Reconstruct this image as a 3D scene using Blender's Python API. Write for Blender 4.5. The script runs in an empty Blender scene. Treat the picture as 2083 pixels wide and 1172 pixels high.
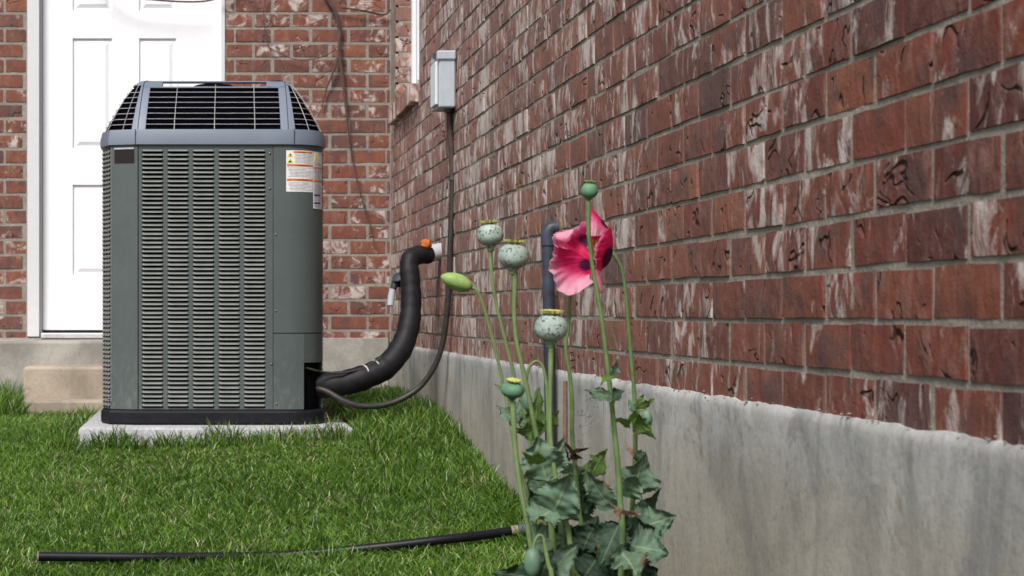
import bpy, math, random
import numpy as np
from mathutils import Vector, Matrix, noise

random.seed(7); rng = np.random.default_rng(7)
SC = bpy.context.scene
COL = SC.collection
EYE = 1.0; F = 3499.0; CX = 416.0; CY = 636.0     # focal length and vanishing point, in photo pixels
WALLX = 0.99; BACKY = 9.15

def P(px, py, Y):
    return Vector(((px-CX)/F*Y, Y, EYE+(CY-py)/F*Y))

# ------------------------------------------------------------------ camera, world, sun, exposure
cam_d = bpy.data.cameras.new('camera'); cam = bpy.data.objects.new('camera', cam_d); COL.objects.link(cam)
cam.location = (0, 0, EYE); cam.rotation_euler = (math.pi/2, 0, 0)
cam_d.sensor_width = 36; cam_d.lens = F/2083*36
cam_d.shift_x = (1041.5-CX)/2083; cam_d.shift_y = (CY-586)/2083
cam_d.clip_start = 0.05; cam_d.clip_end = 500
cam_d.dof.use_dof = True; cam_d.dof.focus_distance = 4.7; cam_d.dof.aperture_fstop = 11.0
SC.camera = cam

SUN_EL = math.radians(50); SUN_AZ = math.radians(206)   # azimuth the light comes from, clockwise from +Y
w = bpy.data.worlds.new('World'); SC.world = w; w.use_nodes = True
nt = w.node_tree; nt.nodes.clear()
sky = nt.nodes.new('ShaderNodeTexSky'); sky.sky_type = 'NISHITA'; sky.sun_disc = False
sky.sun_elevation = SUN_EL; sky.sun_rotation = SUN_AZ
sky.air_density = 1.0; sky.dust_density = 3.0; sky.ozone_density = 1.0
hs = nt.nodes.new('ShaderNodeHueSaturation'); hs.inputs['Saturation'].default_value = 0.38
bg = nt.nodes.new('ShaderNodeBackground'); bg.inputs['Strength'].default_value = 0.09
ow = nt.nodes.new('ShaderNodeOutputWorld')
nt.links.new(sky.outputs[0], hs.inputs['Color']); nt.links.new(hs.outputs[0], bg.inputs[0]); nt.links.new(bg.outputs[0], ow.inputs[0])
sd = bpy.data.lights.new('sun', 'SUN'); sd.energy = 2.5; sd.angle = math.radians(18); sd.color = (1, .965, .92)
sun = bpy.data.objects.new('sun', sd); COL.objects.link(sun)
dirv = Vector((math.sin(SUN_AZ)*math.cos(SUN_EL), math.cos(SUN_AZ)*math.cos(SUN_EL), math.sin(SUN_EL)))
sun.rotation_euler = dirv.to_track_quat('Z', 'Y').to_euler(); sun.location = (0, -3, 8)
SC.view_settings.view_transform = 'Standard'; SC.view_settings.look = 'None'
SC.view_settings.gamma = 1; SC.view_settings.use_curve_mapping = False
SC.view_settings.exposure = 0.6

# ------------------------------------------------------------------ node helpers
class M:
    def __init__(s, name, rough=.6, spec=.5, metal=0):
        s.m = bpy.data.materials.new(name); s.m.use_nodes = True
        s.t = s.m.node_tree; s.t.nodes.clear()
        s.out = s.t.nodes.new('ShaderNodeOutputMaterial')
        s.b = s.t.nodes.new('ShaderNodeBsdfPrincipled')
        s.b.inputs['Roughness'].default_value = rough; s.b.inputs['Metallic'].default_value = metal
        s.b.inputs['Specular IOR Level'].default_value = spec
        s.t.links.new(s.b.outputs[0], s.out.inputs[0])
    def n(s, typ, ins=None, **kw):
        nd = s.t.nodes.new(typ)
        for k, v in kw.items(): setattr(nd, k, v)
        for k, v in (ins or {}).items(): s.set(nd.inputs[k], v)
        return nd
    def set(s, sock, v):
        if isinstance(v, bpy.types.NodeSocket): s.t.links.new(v, sock)
        elif isinstance(v, (tuple, list)) and sock.type == 'RGBA' and len(v) == 3: sock.default_value = (*v, 1)
        else: sock.default_value = v
    def math(s, op, a, b=0.0, clamp=False):
        nd = s.n('ShaderNodeMath', {0: a, 1: b}, operation=op, use_clamp=clamp); return nd.outputs[0]
    def pos(s, scale=(1, 1, 1), off=None, coord='pos'):
        if coord == 'pos': o = s.n('ShaderNodeNewGeometry').outputs['Position']
        else: o = s.n('ShaderNodeTexCoord').outputs[coord]
        if off is not None:
            o = s.n('ShaderNodeVectorMath', {0: o, 1: off}, operation='ADD').outputs[0]
        return s.n('ShaderNodeVectorMath', {0: o, 1: scale}, operation='MULTIPLY').outputs[0]
    def noise(s, vec, scale, detail=4, rough=.55, dist=0.0):
        return s.n('ShaderNodeTexNoise', {'Vector': vec, 'Scale': scale, 'Detail': detail, 'Roughness': rough, 'Distortion': dist}).outputs['Fac']
    def ramp(s, fac, stops, interp='LINEAR'):
        nd = s.n('ShaderNodeValToRGB', {'Fac': fac}); cr = nd.color_ramp; cr.interpolation = interp
        while len(cr.elements) < len(stops): cr.elements.new(.5)
        for e, (p, c) in zip(cr.elements, stops):
            e.position = p; e.color = (c, c, c, 1) if isinstance(c, (int, float)) else (*c, 1)
        return nd.outputs[0]
    def mix(s, fac, a, b, mode='MIX'):
        nd = s.n('ShaderNodeMix', data_type='RGBA', blend_type=mode)
        s.set(nd.inputs[0], fac); s.set(nd.inputs[6], a); s.set(nd.inputs[7], b); return nd.outputs[2]
    def bump(s, h, strength=.5, dist=.01, nrm=None):
        ins = {'Height': h, 'Strength': strength, 'Distance': dist}
        if nrm is not None: ins['Normal'] = nrm
        o = s.n('ShaderNodeBump', ins).outputs[0]; s.set(s.b.inputs['Normal'], o); return o
    def color(s, c): s.set(s.b.inputs['Base Color'], c)

def mat_brick(name, streak=1.0, hue=0.0):
    k = M(name, .8, .25)
    orand = k.n('ShaderNodeObjectInfo').outputs['Random']
    at = k.n('ShaderNodeAttribute', attribute_name='brick_id').outputs['Fac']
    r = k.math('FRACT', k.math('ADD', k.math('MULTIPLY', orand, 7.31), at))
    off = k.n('ShaderNodeCombineXYZ', {0: k.math('MULTIPLY', r, 13.7), 1: k.math('MULTIPLY', r, 31.1), 2: k.math('MULTIPLY', r, 57.3)}).outputs[0]
    p = k.pos((1, 1, 1), off)
    pv = k.n('ShaderNodeVectorMath', {0: p, 1: (1, 1, .45)}, operation='MULTIPLY').outputs[0]
    base = k.ramp(r, [(0, (.150, .038, .026)), (.16, (.205, .058, .034)), (.30, (.095, .030, .026)), (.45, (.180, .046, .029)), (.60, (.250, .085, .048)), (.74, (.130, .036, .028)), (.84, (.070, .038, .040)), (.91, (.165, .042, .028)), (1, (.225, .070, .042))])
    if hue: base = k.mix(.4, base, (.21, .078, .047))
    yy = k.n('ShaderNodeSeparateXYZ', {0: k.pos()}).outputs[1]
    far = k.n('ShaderNodeMapRange', {0: yy, 1: 2.2, 2: 6.0, 3: 0.0, 4: 0.12 if hue else 1.0}).outputs[0]      # the wall is more lime-stained towards the corner
    r2 = k.math('FRACT', k.math('MULTIPLY', r, 37.7)); r3 = k.math('FRACT', k.math('MULTIPLY', r, 91.3))
    n1 = k.noise(p, 26, 6, .6)
    c = k.mix(k.ramp(n1, [(.35, 0), (.7, .6)]), base, k.mix(.6, base, (.075, .04, .035)))
    n2 = k.noise(pv, 30, 5, .62, .6)
    c = k.mix(k.math('MULTIPLY', k.ramp(n2, [(.48, 0), (.62, .45), (.8, .8)]), k.ramp(r2, [(0, .25), (1, 1)])), c, (.27, .17, .145))
    n5 = k.noise(p, 10, 3, .5)
    c = k.mix(k.ramp(n5, [(.52, 0), (.66, .75)]), c, (.085, .050, .050))
    c = k.mix(k.math('MULTIPLY', far, .42), c, (.36, .225, .185))
    n3 = k.noise(pv if streak > .9 else p, 19 if streak > .9 else 14, 7, .66, .7)
    n4 = k.noise(k.pos(), 1.7, 3, .5)
    thr = k.math('ADD', n3, k.math('MULTIPLY', k.math('SUBTRACT', n4, .5), .32))
    thr = k.math('ADD', thr, k.math('MULTIPLY', far, .078))
    thr = k.math('ADD', thr, k.math('MULTIPLY', k.math('SUBTRACT', r3, .66), .15))
    wm = k.ramp(thr, [(.555, 0), (.615, .5), (.68, .97)])
    c = k.mix(k.math('MULTIPLY', wm, .86), c, (.56, .50, .47))
    f = k.noise(p, 8.5, 2, .4, 1.1)
    cont = k.math('ABSOLUTE', k.math('SUBTRACT', f, .5))
    line = k.ramp(cont, [(0, 1), (.010, .8), (.028, 0)])
    msk = k.ramp(k.math('ADD', k.noise(p, 15, 2, .5), k.math('MULTIPLY', k.math('SUBTRACT', r2, .5), .1)), [(.565, 0), (.62, 1)])
    line = k.math('MULTIPLY', line, msk)
    line = k.math('MULTIPLY', line, .35 if hue else 1.0)
    c = k.mix(k.math('MULTIPLY', line, .30), c, (.035, .02, .017))
    # mortar dust on the edges of faces
    k.color(c)
    h = k.math('ADD', k.math('MULTIPLY', n1, .35), k.math('MULTIPLY', n2, .5))
    h = k.math('SUBTRACT', h, k.math('MULTIPLY', line, 1.3))
    h = k.math('ADD', h, k.math('MULTIPLY', k.noise(p, 190, 3, .6), .12))
    h = k.math('ADD', h, k.math('MULTIPLY', k.noise(p, 9, 2, .5), 1.1))
    k.bump(h, 1.0, .009)
    return k.m

def mat_mortar(name, c0=(.30, .275, .24), c1=(.20, .185, .165)):
    k = M(name, .92, .15); p = k.pos()
    n = k.noise(p, 9, 5, .6); n2 = k.noise(p, 120, 4, .65)
    c = k.mix(k.ramp(n, [(.35, 0), (.65, 1)]), c0, c1)
    c = k.mix(k.ramp(n2, [(.4, .35), (.62, 0)]), c, (.12, .11, .10)); k.color(c)
    k.bump(k.math('ADD', n2, k.noise(p, 35, 3, .5)), .8, .004); return k.m

def mat_concrete(name, stained=True, base=(.43, .42, .395)):
    k = M(name, .85, .2); p = k.pos()
    pz = k.pos((1, 1, .22))
    n = k.noise(p, 3.4, 7, .66, .4); n2 = k.noise(pz, 7, 6, .65, .5); n3 = k.noise(p, 90, 4, .6)
    c = k.mix(k.ramp(n, [(.38, 0), (.62, 1)]), base, tuple(v*.6 for v in base))
    if stained:
        sep = k.n('ShaderNodeSeparateXYZ', {0: p}).outputs
        # warm clay tint low on the wall, pale lime just under the bricks
        low = k.ramp(k.math('ADD', k.math('MULTIPLY', sep[2], 1.0), k.math('MULTIPLY', k.math('SUBTRACT', n, .5), .35)), [(.45, 1), (.85, 0)])
        c = k.mix(k.math('MULTIPLY', low, .6), c, (.37, .31, .225))
        top = k.ramp(k.math('ADD', sep[2], k.math('MULTIPLY', k.math('SUBTRACT', n2, .5), .22)), [(.70, 0), (.80, .75), (.84, 1)])
        c = k.mix(k.math('MULTIPLY', k.math('MULTIPLY', top, .6), k.ramp(k.noise(p, 11, 5, .65), [(.35, .15), (.62, 1)])), c, (.53, .545, .565))
        drip = k.ramp(k.noise(k.pos((1, 1, .3), (1, 2, 3)), 3.2, 6, .68, .9), [(.50, 0), (.68, .8)])
        c = k.mix(drip, c, (.21, .21, .205))
        blot = k.ramp(k.noise(k.pos((1, 1, .8), (5, 1, 2)), 5.5, 7, .72, 1.2), [(.53, 0), (.60, .45), (.72, .7)])
        c = k.mix(k.math('MULTIPLY', blot, k.ramp(sep[2], [(.62, .35), (.78, 1)])), c, (.17, .17, .165))
        spots = k.ramp(k.noise(p, 6.5, 4, .65, .5), [(.62, 0), (.70, .6)])
        c = k.mix(spots, c, (.20, .165, .115))
        pale = k.ramp(k.noise(k.pos((1, 1, .3), (3, 7, 2)), 8, 4, .6, .4), [(.58, 0), (.74, .5)])
        c = k.mix(pale, c, (.53, .52, .49))
        cr = k.math('ABSOLUTE', k.math('SUBTRACT', k.noise(p, 2.3, 5, .65, .8), .5))
        crk = k.math('MULTIPLY', k.ramp(cr, [(0, 1), (.004, 0)]), k.ramp(k.noise(p, 1.8, 2), [(.5, 0), (.6, .55)]))
        c = k.mix(crk, c, (.08, .078, .07))
    c = k.mix(k.ramp(n3, [(.3, .25), (.5, 0)]), c, (.1, .1, .09))
    k.color(c)
    k.bump(k.math('ADD', k.math('MULTIPLY', n3, .35), k.noise(p, 12, 5, .6)), .4, .006); return k.m

def mat_plain(name, c, rough=.5, spec=.5, metal=0, var=.15, scale=30, bump=0, bscale=200, coord='pos'):
    k = M(name, rough, spec, metal); p = k.pos(coord=coord)
    n = k.noise(p, scale, 4, .6)
    k.color(k.mix(k.ramp(n, [(.3, 0), (.7, 1)]), tuple(v*(1-var) for v in c), tuple(min(1, v*(1+var)) for v in c)))
    k.set(k.b.inputs['Roughness'], k.math('ADD', k.math('MULTIPLY', k.math('SUBTRACT', n, .5), .2), rough))
    if bump: k.bump(k.noise(p, bscale, 3, .6), bump, .002)
    return k.m

def mat_attr(name, rough=.6, spec=.3, trans=.0, bump=0.0, bscale=300):
    k = M(name, rough, spec)
    a = k.n('ShaderNodeAttribute', attribute_name='tint').outputs['Color']
    n = k.noise(k.pos(), 60, 3, .6)
    c = k.mix(1.0, a, k.ramp(n, [(.3, .82), (.7, 1.0)]), 'MULTIPLY')
    k.color(c)
    if bump: k.bump(k.noise(k.pos(), bscale, 3), bump, .002)
    if trans:
        tr = k.n('ShaderNodeBsdfTranslucent', {'Color': c})
        mx = k.n('ShaderNodeMixShader', {0: trans, 1: k.b.outputs[0], 2: tr.outputs[0]})
        k.t.links.new(mx.outputs[0], k.out.inputs[0])
    return k.m

def mat_leaf(name, top, under, vein, trans=.18):
    k = M(name, .62, .3)
    uv = k.n('ShaderNodeUVMap').outputs[0]
    sp = k.n('ShaderNodeSeparateXYZ', {0: uv}).outputs
    u = k.math('ABSOLUTE', k.math('SUBTRACT', sp[0], .5)); v = sp[1]
    back = k.math('SUBTRACT', 1.0, k.n('ShaderNodeNewGeometry').outputs['Backfacing'])
    p = k.pos(); n = k.noise(p, 45, 5, .6); nb = k.noise(p, 14, 3, .5)
    c = k.mix(back, top, under)
    c = k.mix(k.ramp(n, [(.35, .35), (.6, 0)]), c, tuple(x*.5 for x in under))
    c = k.mix(k.ramp(nb, [(.5, 0), (.75, .35)]), c, tuple(min(1, x*1.7) for x in top))
    mid = k.ramp(u, [(0, 1), (.018, .8), (.035, 0)])
    lat = k.math('ABSOLUTE', k.math('SUBTRACT', k.math('FRACT', k.math('SUBTRACT', k.math('MULTIPLY', v, 8.0), k.math('MULTIPLY', u, 5.0))), .5))
    latm = k.ramp(lat, [(0, .55), (.035, .3), (.07, 0)])
    c = k.mix(k.math('MAXIMUM', mid, latm), c, vein)
    tear = k.ramp(k.math('ADD', k.noise(p, 20, 4, .6), k.math('MULTIPLY', u, .45)), [(.80, 0), (.86, .9)])
    c = k.mix(tear, c, (.13, .07, .035))
    k.color(c)
    k.bump(k.math('SUBTRACT', k.math('MULTIPLY', n, .5), k.math('MAXIMUM', mid, latm)), .5, .002)
    tr = k.n('ShaderNodeBsdfTranslucent', {'Color': k.mix(.5, c, (.12, .22, .03))})
    mx = k.n('ShaderNodeMixShader', {0: trans, 1: k.b.outputs[0], 2: tr.outputs[0]})
    k.t.links.new(mx.outputs[0], k.out.inputs[0])
    return k.m

def mat_pod(name, speck=True, col=(.31, .375, .335)):
    k = M(name, .6, .35); p = k.pos()
    n = k.noise(p, 40, 4, .6)
    c = k.mix(k.ramp(n, [(.3, 0), (.7, 1)]), tuple(v*.72 for v in col), tuple(v*1.25 for v in col))
    if speck:
        f = k.noise(k.pos((1, 1, .7)), 250, 2, .5, .2); f2 = k.noise(p, 60, 2, .5)
        s = k.ramp(k.math('ADD', f, k.math('MULTIPLY', k.math('SUBTRACT', f2, .5), .35)), [(.585, 0), (.63, .92)])
        c = k.mix(s, c, (.035, .065, .03))
    k.color(c); k.bump(n, .3, .002); return k.m

MB = mat_brick('antique_brick', 1.0)
MBB = mat_brick('antique_brick_back', .8, 1.0)
MMO = mat_mortar('mortar', (.36, .325, .28), (.25, .225, .195)); MMB = mat_mortar('mortar_back', (.34, .305, .265), (.25, .225, .20))
MCON = mat_concrete('stained_foundation_concrete')
MCB = mat_concrete('foundation_concrete_back', False, (.40, .375, .34))
MSTEP = mat_concrete('step_concrete', False, (.44, .37, .295))
MPAD = mat_plain('pad_concrete', (.38, .38, .395), .9, .2, var=.28, scale=70, bump=1.0, bscale=120)
MDOOR = mat_plain('white_door_paint', (.84, .85, .88), .4, .4, var=.02)
MTRIM = mat_plain('white_trim_paint', (.62, .62, .64), .5, .4, var=.03)
MALU = mat_plain('threshold_metal', (.55, .55, .55), .4, .5, .3)
def green_paint():
    k = M('grey_green_panel_paint', .42, .5); p = k.pos(); z = k.n('ShaderNodeSeparateXYZ', {0: p}).outputs[2]
    n = k.noise(p, 7, 4, .6); c = k.mix(n, (.062, .079, .080), (.088, .108, .108))
    sp = k.noise(k.pos((1, 1, .35)), 60, 5, .7); low = k.n('ShaderNodeMapRange', {0: z, 1: PADZ_+.34, 2: PADZ_+.05, 3: 0.0, 4: 1.0}).outputs[0]
    d = k.math('MULTIPLY', k.ramp(sp, [(.5, 0), (.68, 1)]), k.math('ADD', k.math('MULTIPLY', low, .45), .06))
    k.color(k.mix(d, c, (.22, .21, .18))); k.set(k.b.inputs['Roughness'], k.math('ADD', k.math('MULTIPLY', n, .25), .3))
    k.bump(k.noise(p, 3.5, 2), .12, .02); return k.m
PADZ_ = EYE-.448
MGREEN = green_paint()
MSIDE = mat_plain('side_guard_paint', (.20, .205, .20), .4, .5, var=.5, scale=260)
MLOUV = mat_plain('louvre_paint', (.21, .225, .215), .32, .6, var=.12, scale=20)
MCAP = mat_plain('slate_blue_plastic', (.14, .17, .225), .48, .5, var=.07, scale=8, bump=.08, bscale=600)
MWIRE = mat_plain('coated_wire', (.42, .41, .42), .4, .6, .2, var=.1)
MBLK = mat_plain('black_interior', (.003, .003, .004), .9, .05, var=.3)
MBASE = mat_plain('black_base_plastic', (.009, .009, .013), .6, .2, var=.3, bump=.3, bscale=150)
MCOIL = mat_plain('condenser_coil', (.006, .006, .007), .8, .1, 0, var=.4, scale=200)
MLINER = mat_plain('dark_liner', (.002, .002, .004), .95, .0, var=.5, scale=60)
MFAN = mat_plain('fan_blade_grey', (.45, .45, .47), .4, .5, .3)
MFOAM = mat_plain('black_foam_sleeve', (.009, .0085, .011), .6, .28, var=.35, scale=35, bump=.35, bscale=120)
MTAPE = mat_plain('worn_grey_tape', (.33, .31, .31), .5, .5, var=.5, scale=80)
MWHITEP = mat_plain('white_pipe_sleeve', (.46, .48, .50), .5, .4, var=.1)
MORANGE = mat_plain('orange_foam', (.42, .11, .02), .8, .3, var=.3, scale=60, bump=.6)
MWHIP = mat_plain('dark_flexible_conduit', (.032, .029, .026), .5, .4, var=.3, scale=60)
MBROWN = mat_plain('brown_conduit', (.062, .040, .034), .55, .4, var=.25, scale=25)
MBOX = mat_plain('light_grey_enclosure', (.42, .46, .52), .5, .4, var=.06)
MBOXL = mat_plain('pale_grey_cover', (.66, .69, .74), .5, .4, var=.05)
MPVC = mat_plain('grey_pvc', (.038, .046, .068), .5, .4, var=.4, scale=18)
MPVCD = mat_plain('dark_pvc', (.022, .026, .042), .5, .4, var=.3, scale=18)
MHOSE = mat_plain('black_hose_rubber', (.006, .006, .010), .45, .3, var=.3, scale=40)
MHEND = mat_plain('dirty_hose_rim', (.22, .19, .14), .8, .2, var=.4, scale=90)
MHFIT = mat_plain('slate_fitting', (.07, .09, .12), .6, .3, var=.3)
MRUST = mat_plain('rusty_metal', (.17, .115, .075), .85, .2, var=.35, scale=40, bump=.4)
MVINE = mat_plain('bare_vine_bark', (.095, .062, .055), .9, .1, var=.3)
MSTEM = mat_plain('poppy_stem_green', (.155, .225, .085), .55, .35, var=.22, scale=35)
MSTEM2 = mat_plain('poppy_stem_deep_green', (.115, .185, .065), .55, .35, var=.25, scale=35)
MBUD = mat_plain('bud_green', (.24, .36, .11), .5, .35, var=.3, scale=45)
MBUD2 = mat_plain('glaucous_bud', (.12, .21, .14), .55, .35, var=.2, scale=45)
MPOD = mat_pod('speckled_pod'); MPODG = mat_pod('green_pod', False, (.10, .22, .125))
MCROWN = mat_plain('pod_crown_yellow', (.42, .42, .13), .6, .3, var=.3, scale=150)
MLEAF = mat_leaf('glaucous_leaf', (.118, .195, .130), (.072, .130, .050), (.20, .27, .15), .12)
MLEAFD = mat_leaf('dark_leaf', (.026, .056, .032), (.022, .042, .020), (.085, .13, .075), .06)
MLEAFG = mat_leaf('fresh_green_leaf', (.095, .17, .035), (.13, .21, .05), (.20, .29, .10), .3)
MDRY = mat_plain('withered_leaf', (.035, .02, .014), .9, .1, var=.5, scale=60, bump=.6)
MTAN = mat_plain('dry_tan_leaf', (.23, .155, .11), .85, .15, var=.35, scale=60, bump=.6)
MPETAL = mat_attr('poppy_petal', .55, .2, .45, .25, 160)
MSTAM = mat_plain('stamen', (.45, .30, .06), .7, .2, var=.3)
MGRASS = mat_attr('grass_blades', .42, .5, .35)
MPRINT = mat_plain('sticker_paper', (.74, .74, .75), .45, .4, var=.02)
MPO = mat_plain('sticker_orange', (.60, .17, .025), .45, .4, var=.08)
MPR = mat_plain('sticker_rust_letters', (.32, .06, .02), .45, .4, var=.1)
MPY = mat_plain('sticker_yellow', (.72, .60, .04), .45, .4, var=.06)
MPK = mat_plain('sticker_black', (.03, .03, .03), .45, .4)
MPG = mat_plain('sticker_grey_print', (.36, .36, .38), .45, .4, var=.15, scale=300)
MPB = mat_plain('sticker_blue', (.04, .035, .28), .45, .4)
MGLASS = mat_plain('dark_window_glass', (.03, .035, .04), .08, .7)
MSEAM = mat_plain('seam_shadow_gap', (.01, .012, .012), .7, .2)
MSCREW = mat_plain('screw_metal', (.10, .11, .11), .35, .6, .6)
MMARK = mat_plain('dark_nameplate', (.012, .007, .008), .5, .3)

def ground_mat():
    k = M('soil_and_thatch', .95, .1); p = k.pos()
    n = k.noise(p, 14, 5, .6); n2 = k.noise(p, 90, 4, .7)
    c = k.mix(k.ramp(n, [(.35, 0), (.65, 1)]), (.03, .045, .012), (.06, .055, .025))
    c = k.mix(k.ramp(n2, [(.5, 0), (.7, .6)]), c, (.12, .11, .05)); k.color(c)
    k.bump(n2, .8, .02); return k.m
MGROUND = ground_mat()

# ------------------------------------------------------------------ mesh helpers
def tag(o, label=None, cat=None, group=None, kind=None):
    if label: o['label'] = label
    if cat: o['category'] = cat
    if group: o['group'] = group
    if kind: o['kind'] = kind
    return o

def root(name, loc, label, cat, group=None):
    o = bpy.data.objects.new(name, None); COL.objects.link(o); o.location = loc
    o.empty_display_size = .05
    return tag(o, label, cat, group)

def link(name, me, parent=None, loc=None):
    o = bpy.data.objects.new(name, me); COL.objects.link(o)
    if parent: o.parent = parent
    if loc is not None: o.location = loc
    return o

def origin_of(p):
    v = Vector((0, 0, 0))
    while p: v += p.location; p = p.parent
    return v

def build(name, geo, mat, parent=None, smooth=False, base=None):
    """geo = (verts, faces) in world space"""
    vs, fs = geo
    org = origin_of(parent) if parent else (Vector(base) if base is not None else Vector((0, 0, 0)))
    me = bpy.data.meshes.new(name)
    me.from_pydata([tuple(Vector(v)-org) for v in vs], [], fs)
    me.materials.append(mat); me.update()
    if smooth:
        me.polygons.foreach_set('use_smooth', [True]*len(me.polygons)); me.set_sharp_from_angle(angle=math.radians(smooth if smooth > 1 else 45))
    o = link(name, me, parent)
    if parent is None: o.location = org
    return o

def join(*gs):
    V = []; Fc = []
    for v, f in gs:
        b = len(V); V += list(v); Fc += [tuple(i+b for i in q) for q in f]
    return V, Fc

def box(x0, x1, y0, y1, z0, z1, bev=0.0):
    if bev <= 0:
        v = [(x, y, z) for z in (z0, z1) for y in (y0, y1) for x in (x0, x1)]
        return v, [(0, 2, 3, 1), (4, 5, 7, 6), (0, 1, 5, 4), (2, 6, 7, 3), (0, 4, 6, 2), (1, 3, 7, 5)]
    b = bev; V = []; Fc = []
    def ring(x0, x1, y0, y1, z, c):
        return [(x0+c, y0, z), (x1-c, y0, z), (x1, y0+c, z), (x1, y1-c, z), (x1-c, y1, z), (x0+c, y1, z), (x0, y1-c, z), (x0, y0+c, z)]
    rings = [ring(x0+b, x1-b, y0+b, y1-b, z0, b*.3), ring(x0+b*.3, x1-b*.3, y0+b*.3, y1-b*.3, z0+b*.3, b*.7), ring(x0, x1, y0, y1, z0+b, b),
             ring(x0, x1, y0, y1, z1-b, b), ring(x0+b*.3, x1-b*.3, y0+b*.3, y1-b*.3, z1-b*.3, b*.7), ring(x0+b, x1-b, y0+b, y1-b, z1, b*.3)]
    for r in rings: V += r
    for k in range(5):
        for i in range(8):
            j = (i+1) % 8; Fc.append((k*8+i, k*8+j, k*8+8+j, k*8+8+i))
    Fc.append(tuple(reversed(range(8)))); Fc.append(tuple(range(40, 48)))
    return V, Fc

def catmull(pts, n=6):
    pts = [Vector(p) for p in pts]
    if len(pts) < 3: return [pts[0].lerp(pts[-1], i/n) for i in range(n+1)]
    ex = [pts[0]*2-pts[1]]+pts+[pts[-1]*2-pts[-2]]; out = []
    for i in range(1, len(ex)-2):
        p0, p1, p2, p3 = ex[i-1:i+3]
        for k in range(n):
            t = k/n
            out.append(.5*((2*p1)+(p2-p0)*t+(2*p0-5*p1+4*p2-p3)*t*t+(3*p1-p0-3*p2+p3)*t**3))
    out.append(pts[-1]); return out

def tube(path, rad, seg=10, cap=True, ridge=None):
    path = [Vector(p) for p in path]; n = len(path)
    if not isinstance(rad, (list, tuple)): rad = [rad]*n
    elif len(rad) != n:
        src = list(rad); rad = [np.interp(i/(n-1)*(len(src)-1), range(len(src)), src) for i in range(n)]
    V = []; Fc = []
    T = [(path[min(i+1, n-1)]-path[max(i-1, 0)]).normalized() for i in range(n)]
    up = Vector((0, 0, 1)) if abs(T[0].z) < .9 else Vector((1, 0, 0))
    a = T[0].cross(up).normalized()
    for i in range(n):
        a = (a-T[i]*a.dot(T[i])).normalized(); b = T[i].cross(a)
        r = rad[i]*(ridge(i) if ridge else 1)
        for k in range(seg):
            th = 2*math.pi*k/seg; V.append(path[i]+(a*math.cos(th)+b*math.sin(th))*r)
    for i in range(n-1):
        for k in range(seg):
            j = (k+1) % seg; Fc.append((i*seg+k, i*seg+j, (i+1)*seg+j, (i+1)*seg+k))
    if cap: Fc.append(tuple(reversed(range(seg)))); Fc.append(tuple(range((n-1)*seg, n*seg)))
    return V, Fc

def lathe(c, axis, prof, seg=20, rib=None):
    """prof list of (radius, height along axis)"""
    c = Vector(c); ax = Vector(axis).normalized()
    a = ax.cross(Vector((0, 1, 0))).normalized() if abs(ax.y) < .9 else ax.cross(Vector((1, 0, 0))).normalized()
    b = ax.cross(a); V = []; Fc = []
    for (r, h) in prof:
        for k in range(seg):
            th = 2*math.pi*k/seg; rr = r*(rib(th, h) if rib else 1)
            V.append(c+ax*h+(a*math.cos(th)+b*math.sin(th))*rr)
    m = len(prof)
    for i in range(m-1):
        for k in range(seg):
            j = (k+1) % seg; Fc.append((i*seg+k, i*seg+j, (i+1)*seg+j, (i+1)*seg+k))
    Fc.append(tuple(reversed(range(seg)))); Fc.append(tuple(range((m-1)*seg, m*seg)))
    return V, Fc

# ------------------------------------------------------------------ ground
def gz(x, y):
    """ground height (world z)"""
    t = 7.05-y; k = 8.0
    sp = np.log1p(np.exp(np.clip(k*t, -50, 50)))/k
    g = .425+.112*sp + .048*np.clip(1-x/WALLX, 0, 1.25)
    g = g + .0*np.clip((-x-.1)/.6, 0, 1)*np.clip((y-7.3)/.8, 0, 1)
    return EYE-g

def ground_obj():
    xs = np.concatenate([np.linspace(-60, -3, 12), np.linspace(-2.9, .989, 60)])
    ys = np.concatenate([np.linspace(-60, 1, 14), np.linspace(1.2, 9.14, 90)])
    V = [(x, y, float(gz(x, max(y, 1.0)))+.006*noise.noise(Vector((x*6, y*6, 0)))) for y in ys for x in xs]
    nx = len(xs); Fc = [(j*nx+i, j*nx+i+1, (j+1)*nx+i+1, (j+1)*nx+i) for j in range(len(ys)-1) for i in range(nx-1)]
    return tag(build('ground', (V, Fc), MGROUND, smooth=True), 'dark soil under the lawn, sloping gently towards the viewer', kind='structure')
ground_obj()

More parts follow.
